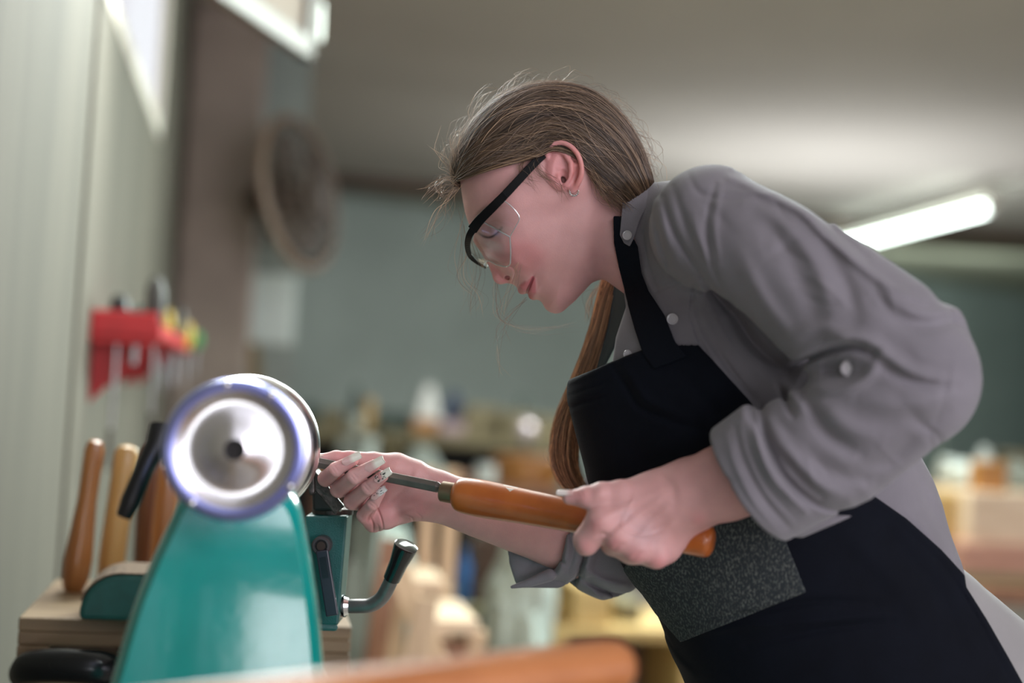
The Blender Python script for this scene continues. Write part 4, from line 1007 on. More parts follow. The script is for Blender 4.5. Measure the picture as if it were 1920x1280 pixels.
# trunk, far arm and legs, coarse because clothing covers them
FZ = None
def f_trunk(P):
    d = chain(P, [(K(1340, 640, 0), 140), (K(1430, 830, 0), 170), (K(1530, 1020, 0), 180), (K(1650, 1250, 0), 175)], 30)
    d = smin(d, rc(P, K(1365, 500, -75), K(1350, 510, 140), 50, 50), 30)
    d = smin(d, chain(P, [(K(1380, 470, -190), 34), (K(1690, 700, -430), 56), (K(1440, 875, -340), 58)]), 10)
    d = smin(d, chain(P, [(K(1320, 520, 220), 56), (K(1155, 1035, 130), 56), (K(1110, 1030, 105), 50)]), 10)
    for s_ in (-1, 1):
        hipp = K(1660, 1290, 0) + np.array([0, 0, s_ * 95]); kne = np.array([820 + s_ * 60, 1380, s_ * 150]); 
        d = smin(d, chain(P, [(hipp, 105), (kne, 80)]), 8); d = smin(d, rc(P, kne, np.array([1010 + s_ * 60, 2020, s_ * 160]), 78, 50), 6)
        d = smin(d, rc(P, np.array([990 + s_ * 60, 2065, s_ * 160]), np.array([810 + s_ * 60, 2075, s_ * 165]), 52, 40), 10)
    return d
# the floor below the feet in sculpting units
v_, q_ = surface(f_trunk, np.array([-40, -320, -560]), np.array([1250, 2160, 480]), 9.0); v_ = relax(v_, q_, 1)
VS.append(v_); FS.append(q_ + nv_); CS.append(np.tile(SK, (len(v_), 1)))
Vb = E2W(np.vstack(VS)); Vb[:, 2] = np.maximum(Vb[:, 2], 0.012)
M['skin'] = mat('skin', (.8, .5, .4), .47, attr='tint', sss=.25, noise=.07, nscale=60, bump=.12, bscale=900, spec=.4)
body = obj('body', Vb, np.vstack(FS), M['skin'], PR, cols=np.vstack(CS))

# --- nails
M['nail'] = mat('nail_polish', (.8, .7, .6), .12, attr='tint', coat=.6)
def nail(name, base, tip, up, wid, length_ext=1.0, deco=0.0, seed=0, w2=None, fc=(.82, .76, .66)):
    base = np.asarray(base, float); tip = np.asarray(tip, float); a = tip - base; L = np.linalg.norm(a); a /= L
    up = np.asarray(up, float); up = up - a * (up @ a); up /= np.linalg.norm(up); s_ = np.cross(up, a); nu, nw = 26, 13
    w2 = wid * .86 if w2 is None else w2; V = []; C = []
    rg = np.random.default_rng(seed); spots = rg.uniform((.15, -.8), (.75, .8), (16, 2)); sr = rg.uniform(.03, .09, 16)
    for side in (1, 0):
        for i in range(nu):
            t = i / (nu - 1)
            wl = (wid + (w2 - wid) * t) * (min(1, (t / .14)) ** .5 if t < .14 else 1) * (1 - .18 * max(0, (t - .92) / .08))
            for j in range(nw):
                u = -1 + 2 * j / (nw - 1); ang = u * 1.15
                p = base + a * (t * L) + s_ * (math.sin(ang) / math.sin(1.15) * wl) + up * ((math.cos(ang) - 1) * wl * .75 + 1.0 * math.sin(math.pi * (t * .8 + .1)) + (side - .5) * 1.2)
                V.append(p)
                k = np.clip((t - .38) / .22, 0, 1); col = np.array([.66, .40, .38]) * (1 - k) + np.array(fc) * k
                if deco:
                    for (st, su), rr in zip(spots, sr):
                        dd_ = math.hypot((t - st) * 1.6, (u - su) * .7)
                        if dd_ < rr * deco: col = np.array([.03, .02, .02]) if rr > .045 else np.array([.5, .45, .4])
                C.append(col)
    n1 = nu * nw; Fq = []
    for i in range(nu - 1):
        for j in range(nw - 1):
            q_ = (i * nw + j, (i + 1) * nw + j, (i + 1) * nw + j + 1, i * nw + j + 1); Fq.append(q_[::-1]); Fq.append(tuple(n1 + k for k in q_))
    bd = [(0, j) for j in range(nw)] + [(i, nw - 1) for i in range(1, nu)] + [(nu - 1, j) for j in range(nw - 2, -1, -1)] + [(i, 0) for i in range(nu - 2, 0, -1)]
    bi = [i * nw + j for i, j in bd]
    for k in range(len(bi)): a_, b_ = bi[k], bi[(k + 1) % len(bi)]; Fq.append((a_, b_, n1 + b_, n1 + a_))
    return obj(name, E2W(np.array(V)), np.array(Fq), M['nail'], PR, cols=np.array(C))
nr = lambda x, y, w_: K(x, y, w_)
nail('nail', nr(641, 868, -74), nr(676, 851, -79), (.12, -.35, -1), 8.2, seed=1)
nail('nail', nr(684, 880, -87), nr(719, 860, -95), (.12, -.3, -1), 9.0, seed=2)
tag(nail('nail', nr(702, 902, -90), nr(732, 881, -101), (.1, -.3, -1), 8.4, deco=1.5, seed=3), 'ivory nail with black and silver specks')
tag(nail('nail', nr(696, 935, -63), nr(723, 914, -76), (.1, -.3, -1), 6.8, deco=.9, seed=4, fc=(.74, .70, .68)), 'short nail with dark glitter')
nail('nail', nr(624, 850.5, -8), nr(579, 852.5, -16), (0, -1, -.25), 8.5, seed=5)
nail('nail', nr(1086, 921, -300), nr(1044, 920.5, -294), (0, -1, -.35), 10, seed=6, fc=(.78, .72, .68))
# ------------------------------------------------------------------ shirt
M['shirt'] = mat('grey_linen', (.24, .226, .252), .85, noise=.16, nscale=14, bump=.35, bscale=1500, sheen=.25, spec=.2)
fm = Map2(1080, 280, 1940, 1300, 1.5)      # folds of the near side; positive sinks
S_ = lambda pts, a, w_, sh=None: fm.fold(pts, a, w_, sh)
# upper arm: seam ridge against the back
S_([(1370, 333), (1431, 362), (1501, 396), (1545, 440), (1600, 487), (1665, 536), (1730, 566)], -10, 9)
S_([(1380, 322), (1440, 346), (1512, 382), (1565, 432), (1625, 482)], 9, 8)
S_([(1340, 345), (1325, 420), (1335, 500), (1370, 570)], 4, 5); S_([(1352, 345), (1340, 420), (1350, 500)], -3, 6)
S_([(1420, 400), (1480, 480), (1520, 560), (1540, 640)], 8, 22); S_([(1545, 460), (1590, 540), (1605, 600)], 8, 16)
S_([(1640, 560), (1690, 600), (1740, 610), (1800, 600)], 8, 14); S_([(1655, 545), (1720, 585), (1790, 585)], -7, 12)
S_([(1390, 480), (1430, 560), (1490, 640)], -8, 16); S_([(1470, 640), (1540, 615), (1600, 640)], -12, 16)
S_([(1400, 380), (1470, 420), (1530, 500), (1560, 590)], -5, 14); S_([(1660, 640), (1700, 680), (1760, 700), (1820, 690)], 7, 18)
# inner elbow: deep tucked fold with a pocket below it
S_([(1478, 694), (1520, 672), (1560, 656), (1600, 650), (1636, 660)], 30, 9, .75)
S_([(1470, 684), (1520, 655), (1560, 640), (1600, 634), (1640, 648), (1700, 690), (1760, 710)], -15, 13)
S_([(1535, 690), (1570, 690), (1605, 690)], 22, 17)
S_([(1520, 728), (1560, 732), (1600, 722), (1632, 700), (1650, 670)], -12, 11)
S_([(1640, 668), (1680, 700), (1730, 720), (1790, 725)], 12, 11); S_([(1600, 745), (1680, 760), (1750, 750)], -8, 20)
# forearm
S_([(1459, 722), (1472, 745), (1487, 780)], 13, 6); S_([(1470, 715), (1495, 750), (1515, 780)], -8, 9)
S_([(1506, 748), (1530, 785), (1557, 818), (1610, 850)], 12, 15); S_([(1545, 760), (1590, 800), (1650, 820)], -8, 18)
S_([(1440, 790), (1480, 850), (1530, 905), (1590, 935)], -9, 13); S_([(1460, 850), (1500, 892), (1540, 930)], 12, 9)
S_([(1520, 850), (1580, 890), (1640, 900)], 8, 16); S_([(1610, 880), (1670, 860), (1720, 810)], 7, 16); S_([(1690, 770), (1740, 790), (1790, 760)], 6, 18)
# rolled cuff
S_([(1426, 765), (1440, 830), (1470, 893), (1533, 948), (1590, 960)], 13, 6, .7)
S_([(1412, 772), (1424, 838), (1452, 900), (1510, 958)], -9, 8); S_([(1378, 800), (1394, 860), (1430, 930), (1480, 990)], 5, 5)
S_([(1362, 815), (1378, 870), (1412, 938), (1462, 1000)], -4, 6); S_([(1395, 790), (1408, 850), (1440, 915), (1495, 975)], 3, 3)
# chest
S_([(1243, 370), (1262, 430), (1290, 480), (1318, 522)], 7, 5); S_([(1225, 400), (1240, 460), (1262, 520)], 6, 5); S_([(1232, 380), (1252, 450), (1280, 505)], -5, 8)
S_([(1262, 350), (1285, 420), (1310, 470)], 5, 7); S_([(1205, 440), (1215, 490), (1232, 545)], 5, 5); S_([(1300, 400), (1310, 450), (1335, 500)], -6, 10)
S_([(1318, 522), (1350, 565), (1385, 600), (1412, 640)], 16, 9); S_([(1360, 580), (1400, 640), (1450, 690), (1500, 720)], 34, 24); S_([(1380, 600), (1420, 650), (1480, 695)], 20, 12); S_([(1300, 560), (1320, 620), (1365, 690), (1410, 745)], 5, 6)
S_([(1330, 570), (1370, 640), (1420, 700)], -7, 9); S_([(1340, 640), (1375, 700), (1425, 760)], 6, 7)
S_([(1295, 590), (1312, 640), (1340, 690)], 6, 3.2, .8); S_([(1216, 553), (1250, 538), (1305, 516)], 2.2, 2.0); S_([(1212, 545), (1250, 530), (1303, 508)], 1.6, 1.6)
S_([(1305, 516), (1298, 560), (1292, 600)], 3, 2.5); S_([(1190, 470), (1215, 530), (1250, 585)], -3, 7)
S_([(1290, 325), (1310, 360), (1350, 372), (1400, 372)], 3, 6)
# loose back behind the sleeve
S_([(1700, 960), (1740, 1000), (1780, 1060)], -5, 10); S_([(1720, 900), (1750, 960), (1785, 1030)], 5, 12)
rgf = np.random.default_rng(11)
for _ in range(46):                         # small wrinkles
    x, y = rgf.uniform(1230, 1800), rgf.uniform(340, 940); a = rgf.normal(.9, .5); L = rgf.uniform(25, 70); b = a + rgf.normal(0, .35)
    S_([(x, y), (x + math.cos(a) * L, y + math.sin(a) * L), (x + math.cos(a) * L + math.cos(b) * L, y + math.sin(a) * L + math.sin(b) * L)], rgf.choice([-1, 1]) * rgf.uniform(1, 2.6), rgf.uniform(5, 11))
skinpoly = fm.poly([(1060, 300), (1169, 345), (1170, 353), (1166, 440), (1168, 500), (1169, 545), (1174, 575), (1155, 632), (1147, 690), (1060, 770)])
CU = K(1700, 715, -430) - K(1405, 908, -335); CU = CU / np.linalg.norm(CU)
CC = K(1404, 908, -338)
def torso(P, grow=0.0):
    Q = flat(P, 0, .84)
    return chain(Q, [(K(1370, 735, 0), 262 + grow), (K(1490, 1010, 0), 284 + grow), (K(1640, 1290, 0), 318 + grow)])
def f_shirt(P):
    Q = flat(P, 0, .84)
    d = chain(Q, [(K(1345, 560, 0), 165), (K(1370, 735, 0), 258), (K(1488, 1005, 0), 272), (K(1535, 1130, 0), 272)], 20)
    d = smin(d, rc(P, K(1335, 428, -200), K(1310, 440, 220), 108, 95), 45)
    d = smin(d, rc(P, K(1246, 446, 30), K(1340, 480, 0), 104, 122), 35)
    d = smin(d, rc(P, K(1180, 640, 20), K(1260, 560, 10), 40, 80), 40)
    d = smin(d, rc(P, K(1208, 440, 36), K(1246, 446, 30), 99, 103), 8)
    # keep the trunk off the neck opening
    px, py = proj(P)
    d = smax(d, fm.get(px, py, skinpoly) + np.where(P[:, 2] > 200, -60, 0), 4)
    up = chain(P, [(K(1335, 425, -220), 103), (K(1480, 508, -320), 107), (K(1640, 638, -400), 116), (K(1700, 708, -425), 110)])
    up = smin(up, chain(P, [(K(1772, 612, -415), 33), (K(1790, 690, -420), 35), (K(1762, 760, -420), 40)]), 16)
    fo = chain(P, [(K(1700, 710, -425), 110), (K(1560, 830, -385), 106), (K(1440, 893, -345), 104)])
    q = P - CC; t = q @ CU.astype(np.float32); rad = np.linalg.norm(q - t[:, None] * CU.astype(np.float32), axis=1)
    fo = smax(fo, -(t - 6), 3)
    cuff = smax(smax(rad - (109 + .04 * t), -t, 6), t - 74, 9)
    fo = smin(fo, cuff, 3)
    fo = smin(fo, chain(P, [(K(1500, 985, -340), 20), (K(1556, 975, -345), 9), (K(1594, 967, -345), 2.5)]), 7)
    sl = smin(up, fo, 14)
    d = smin(d, sl, 12)
    d = d + np.where(P[:, 2] < -20, fm.get(px, py), 0) * np.clip((-20 - P[:, 2]) / 60, 0, 1)
    hole = smax(rad - 92, t - 58, 6); d = smax(d, -hole, 5)
    bn = rc(P, KH(1120, 425, 0), KH(1180, 448, 0), 96, 97); d = smax(d, -bn, 4)
    return d
v1, q1 = surface(f_shirt, K(1085, 285, -300) * 0 + np.array([115, -345, -580]), np.array([905, 500, 360]), 3.0); v1 = relax(v1, q1, 1, .4)
# far sleeve
fs = Map2(930, 840, 1260, 1170, 1.0)
for pts, a_, w_ in ([[(1018, 985), (1012, 1010), (1013, 1040)], 4, 3], [[(1050, 975), (1062, 1010), (1050, 1060), (1025, 1090)], -4, 7], [[(1088, 985), (1096, 1030), (1085, 1075), (1072, 1108)], 7, 4],
                    [[(1100, 985), (1108, 1030), (1098, 1080)], -5, 7], [[(1020, 1055), (1045, 1045), (1060, 1060)], 3, 4], [[(1060, 1105), (1078, 1085), (1092, 1080)], 4, 3],
                    [[(1092, 1085), (1130, 1105), (1175, 1118), (1200, 1110)], 7, 5], [[(1096, 1065), (1130, 1088), (1180, 1100)], -5, 8], [[(1110, 1110), (1135, 1125)], -3, 5], [[(1068, 990), (1075, 1030), (1065, 1070)], 3, 5]):
    fs.fold(pts, a_, w_)
CA = K(1040, 998, 60); CUF = K(1140, 1040, 110) - K(1010, 990, 45); CUF = (CUF / np.linalg.norm(CUF)).astype(np.float32)
def f_farsleeve(P):
    d = chain(P, [(K(1295, 520, 250), 92), (K(1170, 960, 140), 92), (K(1132, 1032, 112), 88)])
    d = smin(d, rc(P, K(1138, 1040, 110), K(1090, 1020, 85), 84, 78), 8)
    q = P - CA; t = q @ CUF; rad = np.linalg.norm(q - t[:, None] * CUF, axis=1); ax_y = (P[:, 1] - (CA[1] + t * CUF[1]))
    cuff = smax(smax(rad - (76 + .12 * ax_y), -(t - (-4 + .28 * ax_y)), 5), t - 64, 7)
    d = smin(d, cuff, 3)
    px, py = proj(P); d = d + np.where(P[:, 2] < 110, 1.9 * fs.get(px, py), 0)
    # open end around the forearm
    d = smax(d, -smax(chain(P, [(K(900, 955, 22), 58), (K(1010, 990, 45), 65), (K(1060, 1012, 72), 66)]), t - 34, 4), 3)
    # loose turned-back flap of the cuff
    fl = flat(P, 55, .35)
    f1 = chain(fl, [(K(1000, 1030, 62), 26), (K(978, 1050, 66), 24), (K(985, 1080, 60), 22), (K(1040, 1070, 50), 34)])
    f1 = smin(f1, rc(fl, K(958, 1032, 68), K(975, 1068, 66), 7, 14), 4)
    f2 = chain(P, [(K(1030, 1078, 20), 12), (K(990, 1093, 22), 8), (K(960, 1100, 26), 3.5)])
    d = np.minimum(d, smax(f1, -chain(P, [(K(960, 975, 33), 57), (K(1010, 990, 45), 61)]), 3)); d = smin(d, f2, 3)
    return d
v2, q2 = surface(f_farsleeve, K(945, 860, 10) + np.array([-6, 0, -90]), K(1330, 1160, 260) + np.array([60, 0, 60]), 2.0); v2 = relax(v2, q2, 1, .4)
# keep only the parts of the far sleeve below the shoulder
# collar
colp = fm.poly([(1168, 351), (1225, 342), (1232, 352), (1214, 384), (1200, 412), (1189, 446), (1181, 462), (1170, 456), (1162, 440), (1166, 395)])
def f_collar(P):
    px, py = proj(P); n = chain(P, [(KH(1120, 425, 0), 100), (KH(1180, 448, 0), 101), (KH(1262, 500, 0), 112)])
    n = np.abs(n - 8) - 3.2
    m = -fm.get(px, py, colp); m = np.where(P[:, 2] > 60, m - 3 * 0, m)
    e_ = np.abs(-m - 5.0); st = .9 * np.exp(-(e_ / 1.2) ** 2)
    return smax(n + np.where(P[:, 2] < 0, st, 0), m, 1.5)
v3, q3 = surface(f_collar, K(1150, 330, 0) + np.array([0, 0, -140]), K(1250, 475, 0) + np.array([10, 0, 200]), 1.5, c=4, slack=2.2)
nn = 0; VV = []; FF = []
for v_, q_ in ((v1, q1), (v2, q2), (v3, q3)): VV.append(v_); FF.append(q_ + nn); nn += len(v_)
shirt = obj('shirt', E2W(np.vstack(VV)), np.vstack(FF), M['shirt'], PR)

def near_w(f, px, py, w0, w1, n=260):      # depth where the ray of a pixel first meets a surface
    ws = np.linspace(w0, w1, n); P = np.array([K(px, py, w_) for w_ in ws], np.float32); v = f(P); i = int(np.argmax(v < 0)); return float(ws[i])
M['button'] = mat('grey_button', (.42, .40, .42), .3, coat=.3)
def button(px, py, f, w0, w1, r_, nrm=(0, 0, -1)):
    w_ = near_w(f, px, py, w0, w1) - 6; c = E2W(K(px, py, w_)); a = -FW * 1.0 + RT * nrm[0] - UP * nrm[1]; a = a / np.linalg.norm(a)
    m = r_ * SC
    MB().lathe(c - a * .0005, c + a, [(0, m), (m * .25, m), (m * .34, m * .93), (m * .3, m * .72), (m * .18, m * .66), (m * .18, m * .12)], 28).build('button', M['button'], PR, smooth=True)
button(1261, 598, f_shirt, -330, 0, 10.5, (-.2, 0, 0)); button(1177, 664, f_shirt, -330, 60, 8, (-.3, 0, 0)); button(1176, 441, f_collar, -130, 60, 9, (-.15, 0, 0)); button(1592, 690, f_shirt, -640, -300, 13, (-.2, .1, 0))

# ------------------------------------------------------------------ apron
M['apron'] = mat('navy_canvas', (.0035, .005, .010), .8, noise=.25, nscale=25, bump=.3, bscale=1200, sheen=.02, spec=.12)
M['felt'] = mat('speckled_felt', (.035, .042, .042), .95, bump=.5, bscale=700)
nt = M['felt'].node_tree; bb = nt.nodes['Principled BSDF']; tcn = [n for n in nt.nodes if n.type == 'TEX_COORD'][0]
vz = nt.nodes.new('ShaderNodeTexNoise'); vz.inputs['Scale'].default_value = 520; vz.inputs['Detail'].default_value = 2
mpf = nt.nodes.new('ShaderNodeMapping'); mpf.inputs['Scale'].default_value = (1, 1, .6); nt.links.new(tcn.outputs['Object'], mpf.inputs[0]); nt.links.new(mpf.outputs[0], vz.inputs['Vector'])
cr = nt.nodes.new('ShaderNodeValToRGB'); cr.color_ramp.elements[0].position = .48; cr.color_ramp.elements[0].color = (.018, .024, .028, 1); cr.color_ramp.elements[1].position = .72; cr.color_ramp.elements[1].color = (.105, .115, .105, 1)
nt.links.new(vz.outputs['Fac'], cr.inputs[0]); nt.links.new(cr.outputs[0], bb.inputs['Base Color'])
am = Map2(1040, 400, 2000, 1420, 2.0)
apoly = am.poly([(1056, 716), (1110, 694), (1170, 668), (1225, 648), (1285, 621), (1330, 668), (1405, 750), (1480, 850), (1560, 895), (1640, 930), (1700, 972), (1765, 1030), (1809, 1078), (1812, 1100), (1850, 1160), (1893, 1235), (1945, 1330), (1980, 1420), (1230, 1420), (1150, 1200), (1050, 900)])
A_ = lambda pts, a, w_, sh=None: am.fold(pts, a, w_, sh)
A_([(1150, 690), (1175, 729), (1197, 763), (1235, 782), (1273, 796), (1330, 815)], 6, 8, .7); A_([(1165, 680), (1192, 722), (1215, 750), (1280, 780)], -5, 10)
A_([(1066, 742), (1120, 722), (1180, 700)], 2.2, 2); A_([(1070, 765), (1100, 752), (1140, 742)], 4, 4); A_([(1280, 700), (1340, 770), (1390, 830)], 5, 14)
A_([(1290, 1170), (1400, 1150), (1520, 1128), (1640, 1130)], 6, 7); A_([(1300, 1185), (1420, 1172), (1560, 1160), (1660, 1150)], -6, 9); A_([(1400, 1210), (1540, 1180), (1670, 1165)], 6, 8)
A_([(1640, 960), (1700, 1040), (1760, 1110), (1800, 1200)], 5, 16); A_([(1590, 1000), (1680, 1090), (1740, 1180)], -5, 22); A_([(1690, 985), (1760, 1050), (1803, 1108), (1850, 1190), (1890, 1270)], 3, 3)
A_([(1240, 1180), (1265, 1230), (1300, 1265)], -4, 8); A_([(1185, 1085), (1225, 1150), (1262, 1215)], 3, 2.5)
def f_ab(P):
    d = torso(P, 6)
    b = chain(flat(P, 0, 1.0), [(K(1190, 738, -5), 121), (K(1235, 860, -5), 135), (K(1300, 980, 0), 150)])
    d = smin(d, b, 40)
    px, py = proj(P); return d + am.get(px, py)
def f_apron(P):
    px, py = proj(P); d = np.abs(f_ab(P)) - 4.4
    m = am.get(px, py, apoly); rim = -1.6 * np.exp(-((m - 6) / 4.5) ** 2)
    return smax(d + rim, -m, 2)
va, qa = surface(f_apron, np.array([90, 5, -330]), np.array([1010, 812, 300]), 2.9, slack=2.6); va = relax(va, qa, 1, .35)
apron = obj('apron', E2W(va), qa, M['apron'], PR)
ppoly = am.poly([(1166, 1072), (1200, 1010), (1290, 1020), (1330, 960), (1440, 900), (1472, 1010), (1512, 1110), (1400, 1155), (1276, 1204), (1215, 1135)])
def f_pocket(P):
    px, py = proj(P); d = np.abs(f_ab(P) - 5.6) - 2.4; return smax(smax(d, -am.get(px, py, ppoly), 1.5), P[:, 2] + 20, 2)
vp, qp = surface(f_pocket, np.array([170, 200, -330]), np.array([560, 600, 0]), 2.4, slack=2.1)
tag(obj('apron_pocket', E2W(vp), qp, M['felt'], PR), 'speckled grey felt pocket panel')
# neck straps
spoly = am.poly([(1150, 405), (1172, 405), (1184, 440), (1196, 462), (1199, 485), (1203, 512), (1216, 545), (1246, 590), (1266, 640), (1290, 668), (1226, 692), (1204, 660), (1190, 618), (1178, 575), (1170, 540), (1160, 500), (1151, 455)])
def f_strap(P):
    px, py = proj(P); b = smin(f_shirt_base(P), smin(f_ab(P) - 1.5, chain(P, [(KH(1120, 425, 0), 98), (KH(1180, 448, 0), 99), (KH(1262, 500, 0), 112)]), 10), 14)
    return smax(smax(np.abs(b - 5.5) - 2.2, -am.get(px, py, spoly), 1.5), P[:, 2] + 6, 2)
def f_shirt_base(P):
    Q = flat(P, 0, .84)
    d = chain(Q, [(K(1345, 560, 0), 165), (K(1370, 735, 0), 258)], 20); d = smin(d, rc(P, K(1246, 446, 30), K(1340, 480, 0), 104, 122), 35)
    d = smin(d, rc(P, K(1335, 428, -200), K(1310, 440, 220), 108, 95), 45)
    return smin(d, rc(P, K(1180, 640, 20), K(1260, 560, 10), 40, 80), 40)
vs, qs_ = surface(f_strap, np.array([150, -260, -330]), np.array([340, 90, 20]), 1.8, slack=2.2)
M['strap'] = mat('navy_strap', (.004, .0055, .010), .8, spec=.12, bump=.3, bscale=900)
obj('apron_strap', E2W(vs), qs_, M['strap'], PR)
# far strap beyond the neck, teal light on it put into its colour
bandL = spline([K(1153, 520, 120), K(1148, 560, 128), K(1140, 610, 130), (K(1128, 655, 128)), K(1116, 700, 122)], 20); bandR = spline([K(1178, 540, 95), K(1176, 575, 95), K(1170, 610, 98), K(1153, 650, 104), K(1128, 700, 112)], 20)
V = []; 
for k_ in (0, 3.0):
    for a, b in zip(bandL, bandR):
        for j in range(7): V.append(a + (b - a) * j / 6 + np.array([0, 0, k_]) + np.array([0, 0, -4 * math.sin(math.pi * j / 6)]))
n1 = 140; Fq = []
for i in range(19):
    for j in range(6): q_ = (i * 7 + j, (i + 1) * 7 + j, (i + 1) * 7 + j + 1, i * 7 + j + 1); Fq += [q_, tuple(n1 + k for k in q_[::-1])]
    for j in (0, 6): q_ = (i * 7 + j, (i + 1) * 7 + j, n1 + (i + 1) * 7 + j, n1 + i * 7 + j); Fq.append(q_)
obj('apron_strap', E2W(np.array(V)), np.array(Fq), mat('strap_teal_lit', (.03, .05, .055), .5, bump=.3, bscale=900, sheen=.2), PR)
# trousers
M['pants'] = mat('light_grey_trousers', (.34, .33, .33), .85, noise=.12, nscale=12, bump=.3, bscale=1200)
def f_pants(P):
    Q = flat(P, 0, .84); d = rc(Q, K(1640, 1280, 0), K(1705, 1350, 0), 270, 285)
    for s_ in (-1, 1):
        hipp = K(1680, 1330, 0) + np.array([0, 0, s_ * 120]); kne = np.array([830 + s_ * 60, 1380, s_ * 150])
        d = smin(d, chain(P, [(hipp, 140), (kne, 112)]), 20); d = smin(d, rc(P, kne, np.array([1010 + s_ * 60, 2010, s_ * 160]), 116, 95), 10)
    px, py = proj(P); d = d + 3 * np.sin(px / 37 + py / 61) * np.clip((py - 1050) / 200, 0, 1)
    return smax(d, P[:, 1] - 2030, 4)
v_, q_ = surface(f_pants, np.array([300, 280, -420]), np.array([1250, 2050, 400]), 7.0); v_ = relax(v_, q_, 1); obj('trousers', E2W(v_), q_, M['pants'], PR)
# ------------------------------------------------------------------ hair
M['hair'] = mat('brown_hair', (.2, .1, .05), .42, attr='tint', spec=.6)
M['hair'].node_tree.nodes['Principled BSDF'].inputs['Anisotropic'].default_value = .4
outl = [(850, 347), (850, 318), (858, 288), (874, 254), (898, 222), (932, 192), (980, 170), (1036, 161), (1090, 168), (1135, 193), (1172, 230), (1198, 272), (1214, 315), (1224, 356)]
hmap = Map2(820, 140, 1260, 640, 1.0)
hs = hmap.poly(spline(np.array(outl + [(1200, 420), (1130, 480), (1045, 590), (985, 555), (940, 520), (880, 430), (852, 347)], float), 160)[:-1])
botS = [(850, 345, 20), (872, 334, -60), (905, 324, -80), (945, 313, -88), (985, 303, -90), (1014, 294, -92), (1040, 284, -92), (1075, 296, -90), (1100, 318, -84), (1128, 343, -74), (1155, 366, -62), (1176, 384, -50), (1200, 400, -30)]
BOT = spline([SF(x, y, w_) for x, y, w_ in botS], 400); TOP = spline(outl, 400)
rW = lambda x, y: np.interp(0, [0], [0])
def hairpt(s_, t_, lift=0.0, side=-1):
    """points on the hair surface: s 0..1 from the lower hairline to the crown, t 0..1 from the forehead to the nape"""
    i = np.clip(np.asarray(t_) * 399, 0, 399).astype(int); f = np.sin(np.asarray(s_) * np.pi / 2)[..., None]
    p = BOT[i] + (TOP[i] - BOT[i]) * f
    c = np.array([1035, 350]); d = p - c; L = np.linalg.norm(d, axis=-1, keepdims=True)
    sd = hmap.get(p[..., 0], p[..., 1], hs)
    R_ = np.clip(hm.get(p[..., 0], p[..., 1], RD), 60, 130); W_ = hm.get(p[..., 0], p[..., 1], WM) + 8
    tt = np.clip(sd / R_, 0, 1); w_ = W_ * np.sqrt(np.maximum(1 - (1 - tt) ** 2, 0))
    g = 1 - w_ / (W_ + 1e-6)                # how much the surface faces outward in the profile plane
    p = p + d / L * (lift * g)[..., None] if np.ndim(lift) else p + d / L * (lift * g[..., None])
    w_ = w_ + lift * (1 - g)
    return np.stack([(p[..., 0] - 960) * kh, (p[..., 1] - 640) * kh, HW + side * w_], -1)
V = []; Fq = []; C = []; ns, ntt = 46, 120
hn_ = lambda x, y, z: mnoise.noise(Vector((x, y, z)))
for side in (-1, 1):
    S, T = np.meshgrid(np.linspace(-.02, 1, ns), np.linspace(0, 1, ntt), indexing='ij')
    lf = np.array([[2.2 * hn_(s_ * 42 + 3 * math.sin(t_ * 3), t_ * 3.0, side) + 1.2 * hn_(s_ * 95, t_ * 4, side + 5) for t_ in np.linspace(0, 1, ntt)] for s_ in np.linspace(0, 1, ns)])
    pts = hairpt(np.clip(S, 0, 1), T, lf, side).reshape(-1, 3); o_ = len(V); V += list(pts)
    for i in range(ns - 1):
        for j in range(ntt - 1):
            a = o_ + i * ntt + j; q_ = (a, a + 1, a + ntt + 1, a + ntt); Fq.append(q_ if side < 0 else q_[::-1])
C = np.array([[.036, .020, .012]] * len(V)) * (1 + .5 * np.array([hn_(v[0] * .05, v[1] * .05, v[2] * .05) for v in V]))[:, None]
hc_ = obj('hair_cap', E2W(np.array(V)), np.array(Fq), M['hair'], None, cols=C); 
hc_.parent = PR; hc_.name = 'hair'; hc_.location = hc_.location - Vector([float(x) for x in feet])
def strands(name, paths, rads, cols, seg=3, m=None, parent=PR):
    """all strands of one lock as one mesh of thin tapering tubes"""
    n = paths.shape[1]; N_ = len(paths)
    t = np.gradient(paths, axis=1); t /= np.linalg.norm(t, axis=2, keepdims=True) + 1e-9
    ref = np.array([.3, .2, -1.0]); x = np.cross(t, ref); x /= np.linalg.norm(x, axis=2, keepdims=True) + 1e-9; y = np.cross(t, x)
    tap = np.ones(n); tap[-4:] = [.8, .6, .4, .15]
    Vs = []
    for k in range(seg):
        q = 2 * math.pi * k / seg; Vs.append(paths + (x * math.cos(q) + y * math.sin(q)) * (rads[:, None] * tap)[..., None])
    V = np.stack(Vs, 2).reshape(-1, 3)      # strand, point, seg
    base = np.arange(N_)[:, None, None] * n * seg + np.arange(n - 1)[None, :, None] * seg
    k = np.arange(seg)[None, None]; k2 = (k + 1) % seg
    Fq = np.stack([base + k, base + k2, base + seg + k2, base + seg + k], -1).reshape(-1, 4)
    C = np.repeat(cols, n * seg, axis=0)
    return obj(name, E2W(V), Fq, m or M['hair'], parent, cols=C)
def haircol(n, light=0.0):
    k = rng.random((n, 1)) ** 2.2; c = np.array([.060, .033, .020]) * (1 - k) + np.array([.34, .225, .13]) * k
    return np.clip(c * (1 + light) * rng.uniform(.7, 1.3, (n, 1)), 0, 1)
